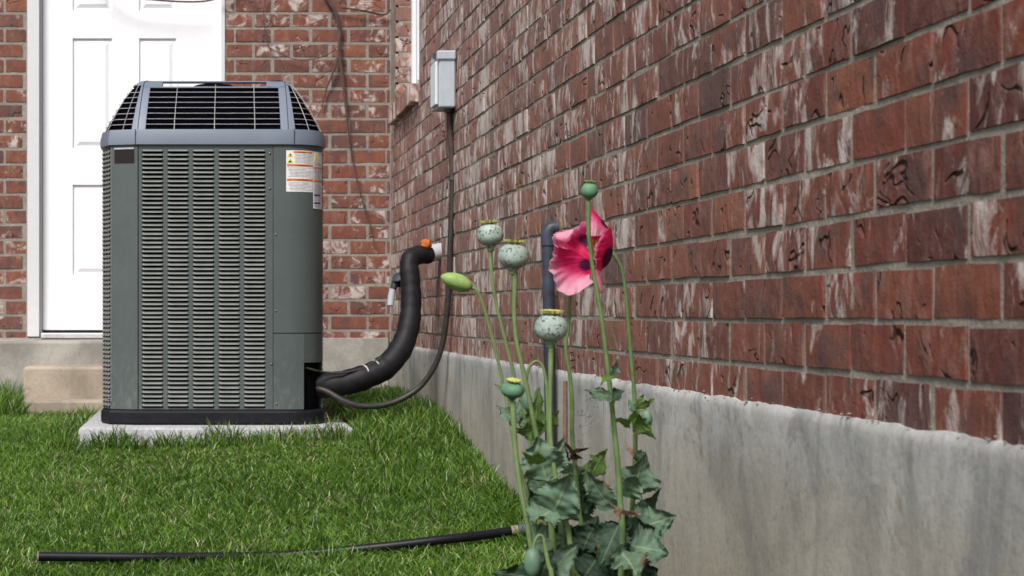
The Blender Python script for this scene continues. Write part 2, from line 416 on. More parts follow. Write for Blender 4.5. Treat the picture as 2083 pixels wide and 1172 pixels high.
# ------------------------------------------------------------------ bricks
CH = .0804; BL = .2032; JT = .0115; Z0 = EYE-.0137     # course height, brick pitch, joint, one joint centre
def brick_meshes(mat, count=8, tagname='brick', jt=JT):
    """outer face towards -Y; length along X; sized to one brick; origin at face centre"""
    out = []
    L = BL-jt; H = CH-jt; D = .05
    for s in range(count):
        rs = random.Random(100+s); V = []; Fc = []
        nx, nz = 5, 3
        def pt(i, j):
            x = -L/2+L*i/(nx-1); z = -H/2+H*j/(nz-1)
            e = (i in (0, nx-1)) or (j in (0, nz-1))
            x += rs.uniform(-.0014, .0014); z += rs.uniform(-.0012, .0012)
            return (x, (.002 if e else 0)+rs.uniform(-.0006, .0006), z)
        for j in range(nz):
            for i in range(nx): V.append(pt(i, j))
        for j in range(nz-1):
            for i in range(nx-1): Fc.append((j*nx+i, j*nx+i+1, (j+1)*nx+i+1, (j+1)*nx+i))
        per = [i for i in range(nx)]+[nx-1+nx*j for j in range(1, nz)]+[nx*(nz-1)+i for i in range(nx-2, -1, -1)]+[nx*j for j in range(nz-2, 0, -1)]
        b = len(V)
        for i in per: V.append((V[i][0], D, V[i][2]))
        n = len(per)
        for k in range(n): Fc.append((per[(k+1) % n], per[k], b+k, b+(k+1) % n))
        me = bpy.data.meshes.new(tagname); me.from_pydata(V, [], Fc); me.materials.append(mat); me.polygons.foreach_set('use_smooth', [True]*len(Fc)); me.set_sharp_from_angle(angle=math.radians(40))
        at = me.attributes.new('brick_id', 'FLOAT', 'FACE'); at.data.foreach_set('value', [0.0]*len(Fc))
        out.append((me, V, Fc))
    return out

def wall_bricks(specs, meshes, rootob, mat, toworld, limit=300):
    """specs: list of (score, u, z, length_factor); toworld(u,z)->(loc, rotation z)"""
    specs = sorted(specs, key=lambda s: -s[0])
    org = origin_of(rootob); SV = []; SF = []; ids = []
    for idx, (sc, u, z, lf) in enumerate(specs):
        me, V, Fc = meshes[random.randrange(len(meshes))]
        loc, rz = toworld(u, z, max(-.0022, min(.0022, random.gauss(0, .0009))))
        flip = random.choice((0, math.pi))
        if sc > 0 and idx < limit:
            o = link('brick', me, rootob); o.location = loc-org
            o.rotation_euler = (random.gauss(0, .004), random.gauss(0, .004)+flip, rz+random.gauss(0, .003)); o.scale = (lf, 1, 1)
        else:
            R = Matrix.Rotation(rz, 4, 'Z') @ Matrix.Rotation(flip+random.gauss(0, .005), 4, 'Y')
            b = len(SV)
            for v in V: SV.append(loc+R @ Vector((v[0]*lf, v[1], v[2])))
            SF += [tuple(i+b for i in f) for f in Fc]
            ids += [random.random()]*len(Fc)
    if SF:
        o = build('brickwork', (SV, SF), mat, rootob, 40); o['kind'] = 'stuff'
        at = o.data.attributes.new('brick_id', 'FLOAT', 'FACE'); at.data.foreach_set('value', ids)

# side wall (right)
WIN_Y0, WIN_Y1, SILL_Z = 7.98, 8.95, EYE+1.06
side = root('brick_wall', (WALLX, 5.0, EYE-1.1), 'long red brick side wall with white smears over a stained concrete footing, receding from the right edge', 'wall')
meshesA = brick_meshes(MB)
specs = []
for n in range(-2, 30):
    zc = Z0+CH*(n+.5); y0 = 2.138 if n % 2 == 0 else 2.206+.025
    for k in range(-6, 36):
        a = y0+BL*k+.004; b = a+BL; yc = (a+b)/2
        if b > BACKY+.02: continue
        lf = 1.0
        if zc > SILL_Z and b > WIN_Y0 and a < WIN_Y1:
            continue
        px = CX+WALLX*F/yc; py = CY-(zc-EYE)*F/yc
        vis = (px < 2083+40) and (-30 < py < 1200)
        sc = (1/yc**3) if vis else -1
        specs.append((sc, yc+random.gauss(0, .0025), zc+random.gauss(0, .0012), lf*random.uniform(.975, 1.012)))
def tw_side(u, z, j): return Vector((WALLX+j, u, z)), math.pi/2 + math.pi
# brick outer face is -Y locally; rotate so that it faces -X
def tw_side(u, z, j): return Vector((WALLX+j, u, z)), -math.pi/2
wall_bricks(specs, meshesA, side, MB, tw_side)
# mortar sheets (grid with slight undulation) leaving the window opening
def sheet_x(x, ya, yb, za, zb, th, step=.05, amp=.0012):
    ny = max(2, int((yb-ya)/step)); nz = max(2, int((zb-za)/step)); V = []; Fc = []
    for j in range(nz+1):
        for i in range(ny+1):
            y = ya+(yb-ya)*i/ny; z = za+(zb-za)*j/nz
            V.append((x+amp*noise.noise(Vector((y*25, z*25, 3))), y, z))
    for j in range(nz):
        for i in range(ny): a = j*(ny+1)+i; Fc.append((a, a+ny+1, a+ny+2, a+1))
    return V, Fc
TOPZ = Z0+CH*30
build('mortar', join(sheet_x(WALLX+.0048, 1.0, WIN_Y0, EYE-.185, TOPZ, .1), sheet_x(WALLX+.0048, WIN_Y0, BACKY+.02, EYE-.185, SILL_Z, .1, .08),
      sheet_x(WALLX+.0048, WIN_Y1, BACKY+.02, SILL_Z, TOPZ, .1, .08), box(WALLX+.02, WALLX+.2, 1.0, WIN_Y0-.001, EYE-.185, TOPZ), box(WALLX+.02, WALLX+.2, WIN_Y0, BACKY+.2, EYE-.185, SILL_Z-.002),
      box(WALLX+.02, WALLX+.2, WIN_Y1+.001, BACKY+.2, SILL_Z, TOPZ)), MMO, side)
# footing: displaced top lip
def footing():
    V = []; Fc = []; ys = np.linspace(1.0, BACKY-.001, 420)
    prof = [(-.004, -1.3), (-.004, -.60), (-.004, -.40), (-.004, -.25), (-.004, -.195), (-.0045, -.178), (-.0025, -.168), (.002, -.161), (.03, -.158)]
    for y in ys:
        a = noise.noise(Vector((y*9, 0, 1)))*.006+noise.noise(Vector((y*31, 4, 1)))*.004+noise.noise(Vector((y*80, 4, 1)))*.0025
        s = noise.noise(Vector((y*3, 9, 1)))*.004
        for i, (dx, dz) in enumerate(prof):
            t = max(0, (i-4)/4) if i > 4 else (0.4 if i == 4 else 0)
            V.append((WALLX+dx-.004+(noise.noise(Vector((y*14, dz*20, 5)))*.002)+s*.4, y, EYE+dz+a*t))
    m = len(prof)
    for j in range(len(ys)-1):
        for i in range(m-1): Fc.append((j*m+i, j*m+i+1, (j+1)*m+i+1, (j+1)*m+i))
    return V, Fc
o = build('foundation', footing(), MCON, side, smooth=True)
# crumbs of squeezed mortar along the footing edge
rs = random.Random(5); cr = []
for i in range(260):
    y = 1.6+7.4*rs.random()**1.6; r = rs.uniform(.001, .0028)
    cr.append(lathe((WALLX-.004+rs.uniform(-.002, .002), y, EYE-.160+rs.uniform(-.012, .006)), (0, 0, 1), [(r*.3, -r*.8), (r*rs.uniform(.8, 1.5), 0), (r*.3, r*.7)], 5))
tag(build('mortar_crumbs', join(*cr), MMO, side, smooth=True), kind='stuff')
# window with brick sill
win = build('window', join(box(WALLX+.105, WALLX+.115, WIN_Y0+.05, WIN_Y1-.05, SILL_Z+.05, TOPZ)), MGLASS, side)
build('window_frame', join(box(WALLX+.085, WALLX+.125, WIN_Y0+.001, WIN_Y0+.05, SILL_Z+.012, TOPZ), box(WALLX+.085, WALLX+.125, WIN_Y1-.05, WIN_Y1-.001, SILL_Z+.012, TOPZ),
      box(WALLX+.085, WALLX+.125, WIN_Y0+.0502, WIN_Y1-.0502, SILL_Z+.012, SILL_Z+.05)), MDOOR, win)
build('window_jamb_trim', box(WALLX-.003, WALLX+.02, WIN_Y0-.004, WIN_Y0+.018, SILL_Z+.02, TOPZ), MDOOR, win)
# far jamb bricks
for n in range(12, 30):
    z = Z0+CH*(n+.5)
    if z < SILL_Z+.03: continue
    me = meshesA[n % 8][0]; o = link('brick', me, side); o.location = Vector((WALLX+.05, WIN_Y1-.003, z))-origin_of(side); o.scale = (.48, 1, 1)
k = 0; y = WIN_Y0-.02
sillroot = build('window_sill', box(WALLX+.0, WALLX+.1, WIN_Y0-.03, WIN_Y1+.03, SILL_Z-.075, SILL_Z-.004), MMO, side)
while y < WIN_Y1:
    v, f = box(WALLX-.035+rs.uniform(-.003, .003), WALLX+.09, y, y+.066, SILL_Z-.085, SILL_Z+.004+rs.uniform(-.002, .002), .004)
    o = build('brick', (v, f), MB, sillroot)
    o.data.attributes.new('brick_id', 'FLOAT', 'FACE').data.foreach_set('value', [0.0]*len(o.data.polygons))
    y += .078

# back wall
DX0, DX1 = P(85, 0, BACKY).x, P(455, 0, BACKY).x; FX0 = P(56, 0, BACKY).x
back = root('brick_wall', (0, BACKY, EYE-1.0), 'far red brick wall with pale blotches holding the white door, behind the air conditioner', 'wall')
meshesB = brick_meshes(MBB, jt=.0165)
specs = []
for n in range(-2, 30):
    zc = Z0+CH*(n+.5); x0 = WALLX-.02 if n % 2 == 0 else WALLX-.02-BL/2
    for k in range(-1, 24):
        xc = x0-BL*(k+.5); half = BL/2
        lf = 1.0; l, r = xc-half, xc+half
        if l < WALLX-.01 < r: r = WALLX-.004; 
        if l >= WALLX-.01: continue
        if r > FX0 and l < DX1+.005:
            if r <= DX1+.005 and l >= FX0: continue
            if l < FX0 < r: r = FX0-.003
            elif l < DX1+.005 < r: l = DX1+.008
            else: continue
            if r-l < .03: continue
        lf = (r-l)/BL; xc = (l+r)/2
        px = CX+xc*F/BACKY; py = CY-(zc-EYE)*F/BACKY
        vis = -25 < px < 810 and -15 < py < 700 and not (235 < px < 630 and py > 185)
        specs.append((1 if vis else -1, xc, zc, lf*random.uniform(.97, 1.0)))
def tw_back(u, z, j): return Vector((u, BACKY+j, z)), 0
wall_bricks(specs, meshesB, back, MBB, tw_back)
DTOP = P(0, -108, BACKY).z
def sheet_y(y, xa, xb, za, zb, step=.07):
    nx = max(2, int((xb-xa)/step)); nz = max(2, int((zb-za)/step)); V = []; Fc = []
    for j in range(nz+1):
        for i in range(nx+1): x = xa+(xb-xa)*i/nx; z = za+(zb-za)*j/nz; V.append((x, y+.001*noise.noise(Vector((x*25, z*25, 8))), z))
    for j in range(nz):
        for i in range(nx): a = j*(nx+1)+i; Fc.append((a, a+1, a+nx+2, a+nx+1))
    return V, Fc
ym = BACKY+.0045
build('mortar', join(sheet_y(ym, -4, FX0, EYE-.185, TOPZ), sheet_y(ym, DX1, WALLX+.004, EYE-.185, TOPZ), sheet_y(ym, FX0, DX1, DTOP, TOPZ),
      box(-4, FX0-.001, BACKY+.03, BACKY+.2, EYE-.185, TOPZ), box(DX1+.001, WALLX+.2, BACKY+.03, BACKY+.198, EYE-.185, TOPZ-.002), box(FX0, DX1, BACKY+.03, BACKY+.2, DTOP, TOPZ)), MMB, back)
build('foundation', box(-4, WALLX-.012, BACKY-.012, BACKY+.19, EYE-1.2, EYE-.135, .003), MCB, back)
# door
yd = BACKY+.055; zb = P(0, 673, BACKY).z
door = build('door', join(box(DX0, DX1-.012, yd+.012, yd+.045, zb, DTOP-.03)), MDOOR, back)
rows = [(-88, 22), (78, 302), (376, 560)]; cols = [(148, 228), (283, 358)]
xs = [DX0]+[P(c, 0, yd).x for cc in cols for c in cc]+[DX1-.012]
# stiles and rails proud of the slab so that the panels read as sunk
st = [box(xs[0], xs[1], yd, yd+.0118, zb, DTOP-.03), box(xs[2], xs[3], yd, yd+.0118, zb, DTOP-.03), box(xs[4], xs[5], yd, yd+.0118, zb, DTOP-.03)]
zr = [DTOP-.03]+[P(0, r, yd).z for rr in rows for r in rr]+[zb]
for a, b in ((1, 2), (3, 4)):
    for i in (0, 2, 4, 6): st.append(box(xs[a]+.0003, xs[b]-.0003, yd+.0003, yd+.0118, zr[i+1], zr[i]))
build('door_rails', join(*st), MDOOR, door)
for a, b in ((1, 2), (3, 4)):
    for i in (1, 3, 5):
        m = .016; z1, z0_ = zr[i]-m, zr[i+1]+m; x0_, x1_ = xs[a]+m, xs[b]-m; s = .02
        V = [(x0_, yd+.0118, z0_), (x1_, yd+.0118, z0_), (x1_, yd+.0118, z1), (x0_, yd+.0118, z1), (x0_+s, yd+.003, z0_+s), (x1_-s, yd+.003, z0_+s), (x1_-s, yd+.003, z1-s), (x0_+s, yd+.003, z1-s)]
        build('door_panel', (V, [(0, 1, 5, 4), (1, 2, 6, 5), (2, 3, 7, 6), (3, 0, 4, 7), (4, 5, 6, 7)]), MDOOR, door)
fr = build('door_frame', join(box(FX0, DX0-.014, BACKY-.012, BACKY+.09, zb-.03, DTOP+.04), box(DX0-.014, DX0-.003, BACKY+.03, BACKY+.09, zb-.03, DTOP-.03), box(DX0-.014, DX1+.006, BACKY-.0118, BACKY+.09, DTOP-.028, DTOP+.0398),
      box(DX1-.011, DX1+.006, BACKY-.006, BACKY+.09, zb-.03, DTOP-.0282)), MTRIM, back)
build('door_threshold', join(box(DX0-.002, DX1-.012, BACKY-.03, BACKY+.09, zb-.04, zb-.012, .004)), MALU, back)
build('door_bottom_strip', box(DX0+.002, DX1-.014, yd-.004, yd+.011, zb-.011, zb+.004), MSEAM, back)  # dark strip for the line between door and threshold

# landing and step
stp = root('concrete_steps', (-.45, 8.7, EYE-.45), 'beige concrete landing with one lower step in front of the white door', 'steps')
def rough_box(x0, x1, y0, y1, z0, z1, b=.012): return box(x0, x1, y0, y1, z0, z1, b)
build('landing', rough_box(-2.2, .12, 8.62, BACKY-.013, EYE-.62, EYE-.143), MCB, stp)
build('step', rough_box(P(48, 0, 8.3).x, .118, 8.3, 8.619, EYE-.62, EYE-.262), MSTEP, stp)
build('step_slab', rough_box(P(42, 0, 8.1).x, .12, 8.12, 8.299, EYE-.62, EYE-.415), MSTEP, stp)

# bare vine on the back wall
vine = root('bare_vine', P(720, 300, BACKY-.02), 'thin dark bare vine hanging down the far brick wall above the air conditioner', 'vine')
yv_ = BACKY-.03
def vp(*pts): return catmull([P(a, b, yv_+.006*math.sin(a)) for a, b in pts], 5)
build('branch', tube(vp((640, -60), (662, -10), (683, 25), (691, 60), (690, 100), (696, 150), (702, 200), (708, 260), (718, 330), (735, 400), (752, 450), (762, 500)), [.009, .012, .012, .009, .005, .0035, .002], 6), MVINE, vine)
build('branch', tube(vp((690, 95), (684, 130), (672, 160), (661, 190), (655, 220)), [.007, .006, .003], 6), MVINE, vine)
build('branch', tube(vp((690, 90), (672, 108), (640, 120), (600, 121), (570, 108), (548, 96), (540, 70), (536, 20), (545, -20)), [.003, .0025, .002, .002], 6), MVINE, vine)
build('branch', tube(vp((690, 15), (740, 22), (780, 30), (796, 20)), [.004, .006, .003], 6), MVINE, vine)
cab = tube(catmull([P(a, b, BACKY-.05) for a, b in ((180, -60), (250, -12), (330, 1), (420, 2), (470, -20), (520, -70))], 6), .005, 6)
tag(build('cable', cab, MVINE, None, True, P(330, 0, BACKY-.05)), 'thin dark cable sagging across the very top of the white door', 'cable')

# ------------------------------------------------------------------ pad and air conditioner
PADZ = EYE-.448
tag(build('concrete_pad', box(-.492, .582, 6.70, 7.86, PADZ-.16, PADZ, .014), MPAD, None, True, (.045, 7.28, PADZ-.16)), 'rough pale grey concrete pad under the air conditioner', 'slab')

ACX = .034; ACY = 6.85; ACD = .88
ac = root('air_conditioner', (ACX, ACY+ACD/2, PADZ), 'large grey-green outdoor air conditioner with a slotted domed top and louvred front', 'air conditioner')
def Zp(py, Y=ACY): return EYE+(CY-py)/F*Y
# plan (local x, local y from front); quarter profile for left (faceted) and right (smooth)
QL = [(-.300, 0), (-.410, .036), (-.446, .13)]
QR = [(.300, 0), (.330, .0035), (.358, .012), (.382, .025), (.402, .042), (.420, .063), (.434, .090), (.443, .118), (.446, .14)]
def plan():
    f = list(reversed(QL))+QR                       # left-side front end -> right-side front end
    return f
def full_plan():
    f = plan(); b = [(x, ACD-y) for x, y in reversed(f)]
    return f+b                                      # goes left-front .. right-front .. right-back .. left-back (counter-clockwise seen from above)
def offset_pts(pts, d, closed=True):
    n = len(pts); out = []
    for i in range(n):
        p = Vector(pts[i]); a = Vector(pts[(i-1) % n] if closed or i > 0 else pts[i]); b = Vector(pts[(i+1) % n] if closed or i < n-1 else pts[i])
        n1 = (p-a); n2 = (b-p)
        n1 = Vector((n1.y, -n1.x)).normalized() if n1.length > 1e-9 else None
        n2 = Vector((n2.y, -n2.x)).normalized() if n2.length > 1e-9 else None
        if n1 is None: n1 = n2
        if n2 is None: n2 = n1
        m = (n1+n2).normalized(); out.append(p+m*d/max(.5, m.dot(n1)))
    return out                                      # d > 0: outwards
def W(p, z): return Vector((ACX+p[0], ACY+p[1], z))
def strip(pts, z0, z1, th=.006, off=0.0):
    """upright sheet-metal strip following an open plan polyline, outward offset off, thickness th"""
    o = offset_pts(pts, off, False); i_ = offset_pts(pts, off-th, False); n = len(pts); V = []
    for q in (o, i_):
        for z in (z0, z1): V += [W(p, z) for p in q]
    A, B, C, D = 0, n, 2*n, 3*n; Fc = []
    for k in range(n-1):
        Fc += [(A+k, A+k+1, B+k+1, B+k), (C+k+1, C+k, D+k, D+k+1), (B+k, B+k+1, D+k+1, D+k), (A+k+1, A+k, C+k, C+k+1)]
    Fc += [(A, B, D, C), (A+n-1, C+n-1, D+n-1, B+n-1)]
    return V, Fc
def closed_prism(pts, z0, z1):
    n = len(pts); V = [W(p, z0) for p in pts]+[W(p, z1) for p in pts]
    return V, [(k, (k+1) % n, n+(k+1) % n, n+k) for k in range(n)]+[tuple(reversed(range(n))), tuple(range(n, 2*n))]
def loft(levels):
    n = len(levels[0][0]); V = []; Fc = []
    for pts, z in levels: V += [W(p, z) for p in pts]
    for l in range(len(levels)-1):
        for k in range(n): Fc.append((l*n+k, l*n+(k+1) % n, (l+1)*n+(k+1) % n, (l+1)*n+k))
    Fc += [tuple(reversed(range(n))), tuple(range((len(levels)-1)*n, len(levels)*n))]
    return V, Fc
FP = full_plan()
zbot, zpan, zband0, zband1 = PADZ+.001, Zp(834), Zp(297), Zp(263)
build('base_pan', loft([(offset_pts(FP, .002), zbot), (offset_pts(FP, .008), zbot+.008), (offset_pts(FP, .008), zpan-.012), (offset_pts(FP, .001), zpan-.002)]), MBASE, ac)
build('core', closed_prism(offset_pts(FP, -.022), zpan-.0015, zband0), MCOIL, ac)

# front panel: frame + louvres
fx0, fx1 = -.2965, (555-CX)/F*ACY-ACX; pz0, pz1 = Zp(833), Zp(295)
colpx = [(289, 332), (341, 384), (392.5, 436), (445, 488), (496.5, 540)]
cx = [((a-CX)/F*ACY-ACX, (b-CX)/F*ACY-ACX) for a, b in colpx]
lz1, lz0 = Zp(303), Zp(830)
def b_(x0, x1, z0, z1, y0=0.0, y1=.006): return box(ACX+x0, ACX+x1, ACY+y0, ACY+y1, z0, z1)
ribs = [b_(fx0, cx[0][0], pz0, pz1)]+[b_(cx[i][1], cx[i+1][0], pz0, pz1) for i in range(4)]+[b_(cx[4][1], fx1, pz0, pz1)]
for a, b in cx: ribs += [b_(a, b, lz1, pz1, .0002, .006), b_(a, b, pz0, lz0, .0002, .006)]
fp = build('front_panel', join(*ribs), MGREEN, ac)
NR = 59; pitch = (lz1-lz0)/NR
def louvre_geo(wd, pt, dep=.0085):
    xs_ = [-wd/2, -wd/2+.0055, wd/2-.0055, wd/2]; prof = [(.004, 0), (-.45*dep+.001, -.26*pt), (-dep, -.53*pt)]
    V = []; Fc = []
    for th in (0, .0012):
        for (y, z) in prof:
            for i, x in enumerate(xs_):
                e = i in (0, 3); V.append((x, (y*.15+.003 if e else y)+th, z*(1.0 if not e else .9)+(th*.4)))
    def I(t, r, c): return t*12+r*4+c
    for r in range(2):
        for c in range(3):
            Fc.append((I(0, r, c), I(0, r+1, c), I(0, r+1, c+1), I(0, r, c+1))); Fc.append((I(1, r, c), I(1, r, c+1), I(1, r+1, c+1), I(1, r+1, c)))
    for c in range(3): Fc.append((I(0, 2, c), I(1, 2, c), I(1, 2, c+1), I(0, 2, c+1)))
    return V, Fc
lv, lf_ = louvre_geo(cx[0][1]-cx[0][0], pitch)
lme = bpy.data.meshes.new('louvre'); lme.from_pydata(lv, [], lf_); lme.materials.append(MLOUV); lme.update()
orgf = origin_of(fp)
for a, b in cx:
    for r in range(NR):
        o = link('louvre', lme, fp); o.location = Vector((ACX+(a+b)/2, ACY, lz1-pitch*r-.0005))-orgf
        o.scale = ((b-a)/(cx[0][1]-cx[0][0]), 1, 1); o.rotation_euler = (random.gauss(0, .03), 0, 0)
# corner post on the left with nameplate
post = build('corner_post', strip([(-.410, .036), (-.300, 0)], pz0, Zp(296), .006, .001), MGREEN, ac)
def on_plan(pts, px0, px1, py0, py1, off, th=.0008, nseg=6):
    """thin label following the plan between two photo columns"""
    def at(px):
        best = None
        for i in range(len(pts)-1):
            for t in np.linspace(0, 1, 41):
                x = pts[i][0]*(1-t)+pts[i+1][0]*t; y = pts[i][1]*(1-t)+pts[i+1][1]*t
                d = abs(CX+(ACX+x)*F/(ACY+y)-px)
                if best is None or d < best[0]-1e-6: best = (d, i+t)
        return best[1]
    s0, s1 = at(px0), at(px1); ss = [s0+(s1-s0)*k/nseg for k in range(nseg+1)]
    line = []
    for s in ss:
        i = min(int(s), len(pts)-2); t = s-i; line.append((pts[i][0]*(1-t)+pts[i+1][0]*t, pts[i][1]*(1-t)+pts[i+1][1]*t))
    return strip(line, Zp(py1), Zp(py0), th, off)
np_ = build('nameplate', on_plan(QL[::-1][1:], 233, 273, 303, 331, .0035, .002, 1), MMARK, post)
build('plate_edge', on_plan(QL[::-1][1:], 233, 273, 300, 303, .0055, .004, 1), MWHITEP, np_)

# side louvre guards (joined; individually under two pixels)
def side_guard(sign):
    pts = [(-.410, .036), (-.446, .13), (-.446, ACD-.13), (-.410, ACD-.036)]
    if sign > 0: pts = [(-x, y) for x, y in pts]
    G = []
    edges = [(pts[0], pts[1], 3), (pts[1], pts[2], 12), (pts[2], pts[3], 3)]
    if sign > 0: edges = [((.446, .15), pts[2], 12), (pts[2], pts[3], 3)]
    for (a, b, nc) in edges:
        a = Vector(a); b = Vector(b); L = (b-a).length; d = (b-a)/L; nr = Vector((d.y, -d.x))*(-1 if sign < 0 else 1)
        if nr.x*sign < 0: nr = -nr
        cw = L/nc
        for c in range(nc+1):
            q = a+d*(c*cw); h = .0035; V = []
            for z in (pz0, Zp(297)):
                for (s, t) in ((-h, 0), (h, 0), (h, -.005), (-h, -.005)):
                    r = q+d*s+nr*t; V.append(W((r.x, r.y), z))
            G.append((V, [(0, 1, 5, 4), (1, 2, 6, 5), (2, 3, 7, 6), (3, 0, 4, 7)]))
        for c in range(nc):
            for r in range(NR):
                zt = lz1-pitch*r; V = []
                for (t, dz) in ((-.002, 0), (.005, -.62*pitch)):
                    for s in (.0036, cw-.0036):
                        q = a+d*(c*cw+s)+nr*t; V.append(W((q.x, q.y), zt+dz))
                G.append((V, [(0, 1, 3, 2)]))
    return join(*G)
for s in (-1, 1):
    o = build('side_grille', side_guard(s), MSIDE, ac); o['kind'] = 'stuff'
# rear panel
build('rear_panel', strip([(.41, ACD-.036), (.3, ACD), (-.3, ACD), (-.41, ACD-.036)], pz0, Zp(297), .006, .001), MGREEN, ac)
# right service cover: upper and lower, curved round the corner
gx = fx1+.002
cov = [(gx, 0)]+QR[:8]
def cut(pts, px):
    out = []
    for p in pts:
        if CX+(ACX+p[0])*F/(ACY+p[1]) < px: out.append(p)
    return out
zspl = Zp(678)
up = build('upper_cover', strip(cov, zspl+.0018, Zp(296), .005, .0015), MGREEN, ac, True)
notch_x = (618-CX)/F*(ACY+.012)-ACX
lo_a = [(gx, 0), QR[0], QR[1], (notch_x, .0115)]
lo_b = [(notch_x, .0115)]+QR[3:8]
lowc = build('lower_cover', join(strip(lo_a, pz0, zspl-.0018, .005, .0008), strip(lo_b, Zp(738), zspl-.0018, .005, .0008)), MGREEN, ac, True)
for s in (up, lowc, post): pass
build('pipe_opening', strip([(notch_x-.004, .02)]+[(x-.014, y+.012) for x, y in QR[3:8]], pz0, Zp(736), .004, 0), MBLK, ac)
build('edge_flange', join(strip([(QR[7][0], QR[7][1]), (QR[8][0], QR[8][1])], Zp(738), Zp(297), .004, .001)), MWIRE, ac)
# screws
for (sx, sy) in ((549, 384), (561, 478), (561, 633), (552, 741), (563, 822), (549, 312), (222, 812)):
    yy = ACY if sx > 400 else ACY+.02
    c = P(sx, sy, yy-.002); build('screw', lathe(c+Vector((0, .003, 0)), (0, -1, 0), [(.0052, 0), (.0052, .0025), (.003, .0045)], 8), MSCREW, ac, True)
# rating stickers on the cover
COVP = [(gx, 0)]+QR
def lab(px0, px1, py0, py1, off, nseg=8): return on_plan(COVP, px0, px1, py0, py1, off, .0007, nseg)
st1 = build('warning_sticker', lab(582, 635.5, 306, 390, .0026), MPRINT, up)
build('orange_bar', join(lab(597, 634, 307.5, 311, .0032), lab(583.5, 635, 334, 338.3, .0032), lab(583.5, 635, 363.5, 368, .0032)), MPO, st1)
build('bar_lettering', join(lab(607, 622, 308.5, 310.2, .0036), lab(604, 626, 335.2, 337.2, .0036), lab(604, 626, 364.8, 366.8, .0036)), MPR, st1)
rs = random.Random(3); ln = []
def lines(x0, x1, y0, y1, step, off, minl=.6):
    y = y0
    while y < y1:
        a = x0+rs.uniform(0, .12)*(x1-x0); b = x1-rs.uniform(0, .3 if rs.random() < .4 else .05)*(x1-x0)
        ln.append(lab(a, b, y, y+.95, off, 4)); y += step
lines(598, 634, 313, 332.5, 2.9, .0032); lines(584.5, 634, 341, 361, 2.9, .0032); lines(584.5, 634, 371, 388, 2.9, .0032)
build('print_lines', join(*ln), MPG, st1)
def tri_label(cx_, y0, y1, w_, off):
    g = []
    n = 7
    for i in range(n):
        a = y0+(y1-y0)*i/n; b = y0+(y1-y0)*(i+1)/n; h = w_/2*(i+.9)/n; g.append(lab(cx_-h, cx_+h, a, b-.001, off, 2))
    return join(*g)
build('hazard_triangle', join(tri_label(590, 309.5, 319.5, 12, .0032), tri_label(590, 322, 332, 12, .0032)), MPY, st1)
build('hazard_symbol', join(lab(589, 591.5, 313.5, 318, .0037, 2), lab(587.5, 592.5, 327, 330.5, .0037, 2)), MPK, st1)
st2 = build('warning_sticker', lab(636.3, 653.5, 306.5, 423, .0030), MPRINT, up)
build('orange_bar', join(lab(637, 653, 337.5, 341, .0037), lab(637, 653, 365, 368.5, .0037)), MPO, st2)
build('blue_bar', join(lab(638, 650, 393.5, 397.5, .0037), lab(638, 650, 409.5, 413.5, .0037)), MPB, st2)
build('hazard_triangle', tri_label(642, 310, 325, 7, .0037), MPY, st2)
ln = []
lines(637.5, 652, 328, 336, 2.8, .0037); lines(637.5, 652, 343, 363, 2.8, .0037); lines(637.5, 652, 371, 391, 2.8, .0037); lines(637.5, 652, 400, 407, 2.8, .0037); lines(637.5, 652, 416, 421, 2.6, .0037)
build('print_lines', join(*ln), MPG, st2)

# cap: skirt band, posts, rim, wires, fan
H0 = zband1; HS = 1.137
def lvl(h):
    hs_ = [0, .033, .079, .121, .158, .172, .186, .19]; ins = [0, .018, .048, .079, .110, .126, .155, .178]
    return float(np.interp(h, hs_, ins))
build('cap_skirt', loft([(offset_pts(FP, .004), zband0+.003), (offset_pts(FP, .011), zband0+.006), (offset_pts(FP, .010), zband0+.035), (offset_pts(FP, .002), H0), (offset_pts(FP, -.012), H0+.0005)]), MCAP, ac, 35)
for px in (277, 600):      # skirt seams
    x = (px-CX)/F*ACY-ACX; sgn = -1 if x < 0 else 1
    build('cap_seam', join(strip([(x-.0008, -.0005 if abs(x) < .3 else .0), (x+.0008, -.0005)], zband0+.006, H0, .004, .012)), MSEAM, ac)
hs_prof = [0, .016, .033, .055, .079, .10, .121, .14, .158, .166, .172, .180, .186, .19]
norm = []
OF = {h: offset_pts(FP, -lvl(h)) for h in hs_prof}
def ring_pt(sidx, h, extra=0.0):
    """sidx: fractional index on full plan"""
    o_ = offset_pts(FP, -lvl(h)+extra) if extra or h not in OF else OF[h]
    n = len(FP); i = int(math.floor(sidx)) % n; t = sidx-math.floor(sidx); a = o_[i]; b = o_[(i+1) % n]
    return a.lerp(b, t)
iL, iR = 2, 3                                       # (-.30,0) and (.30,0) indices
nF = len(FP); iRB, iLB = nF-4, nF-3
def cap_strip(s0, s1, nn, h0, h1, th=.012):
    hh = [h for h in hs_prof if h0 < h < h1]; hh = [h0]+hh+[h1]; V = []; Fc = []; m = nn+1
    for e in (0, -th):
        for h in hh:
            for k in range(m): V.append(W(ring_pt(s0+(s1-s0)*k/nn, h, e if e else 1e-5), H0+h*HS+(e*.3)))
    A = len(hh)*m
    for j in range(len(hh)-1):
        for k in range(nn):
            a = j*m+k; Fc += [(a, a+1, a+m+1, a+m), (A+a+1, A+a, A+a+m, A+a+m+1)]
        a = j*m; Fc += [(a, a+m, A+a+m, A+a)]; a = j*m+nn; Fc += [(a+m, a, A+a, A+a+m)]
    for k in range(nn):
        Fc += [(k+1, k, A+k, A+k+1)]; a = (len(hh)-1)*m+k; Fc += [(a, a+1, A+a+1, A+a)]
    return V, Fc
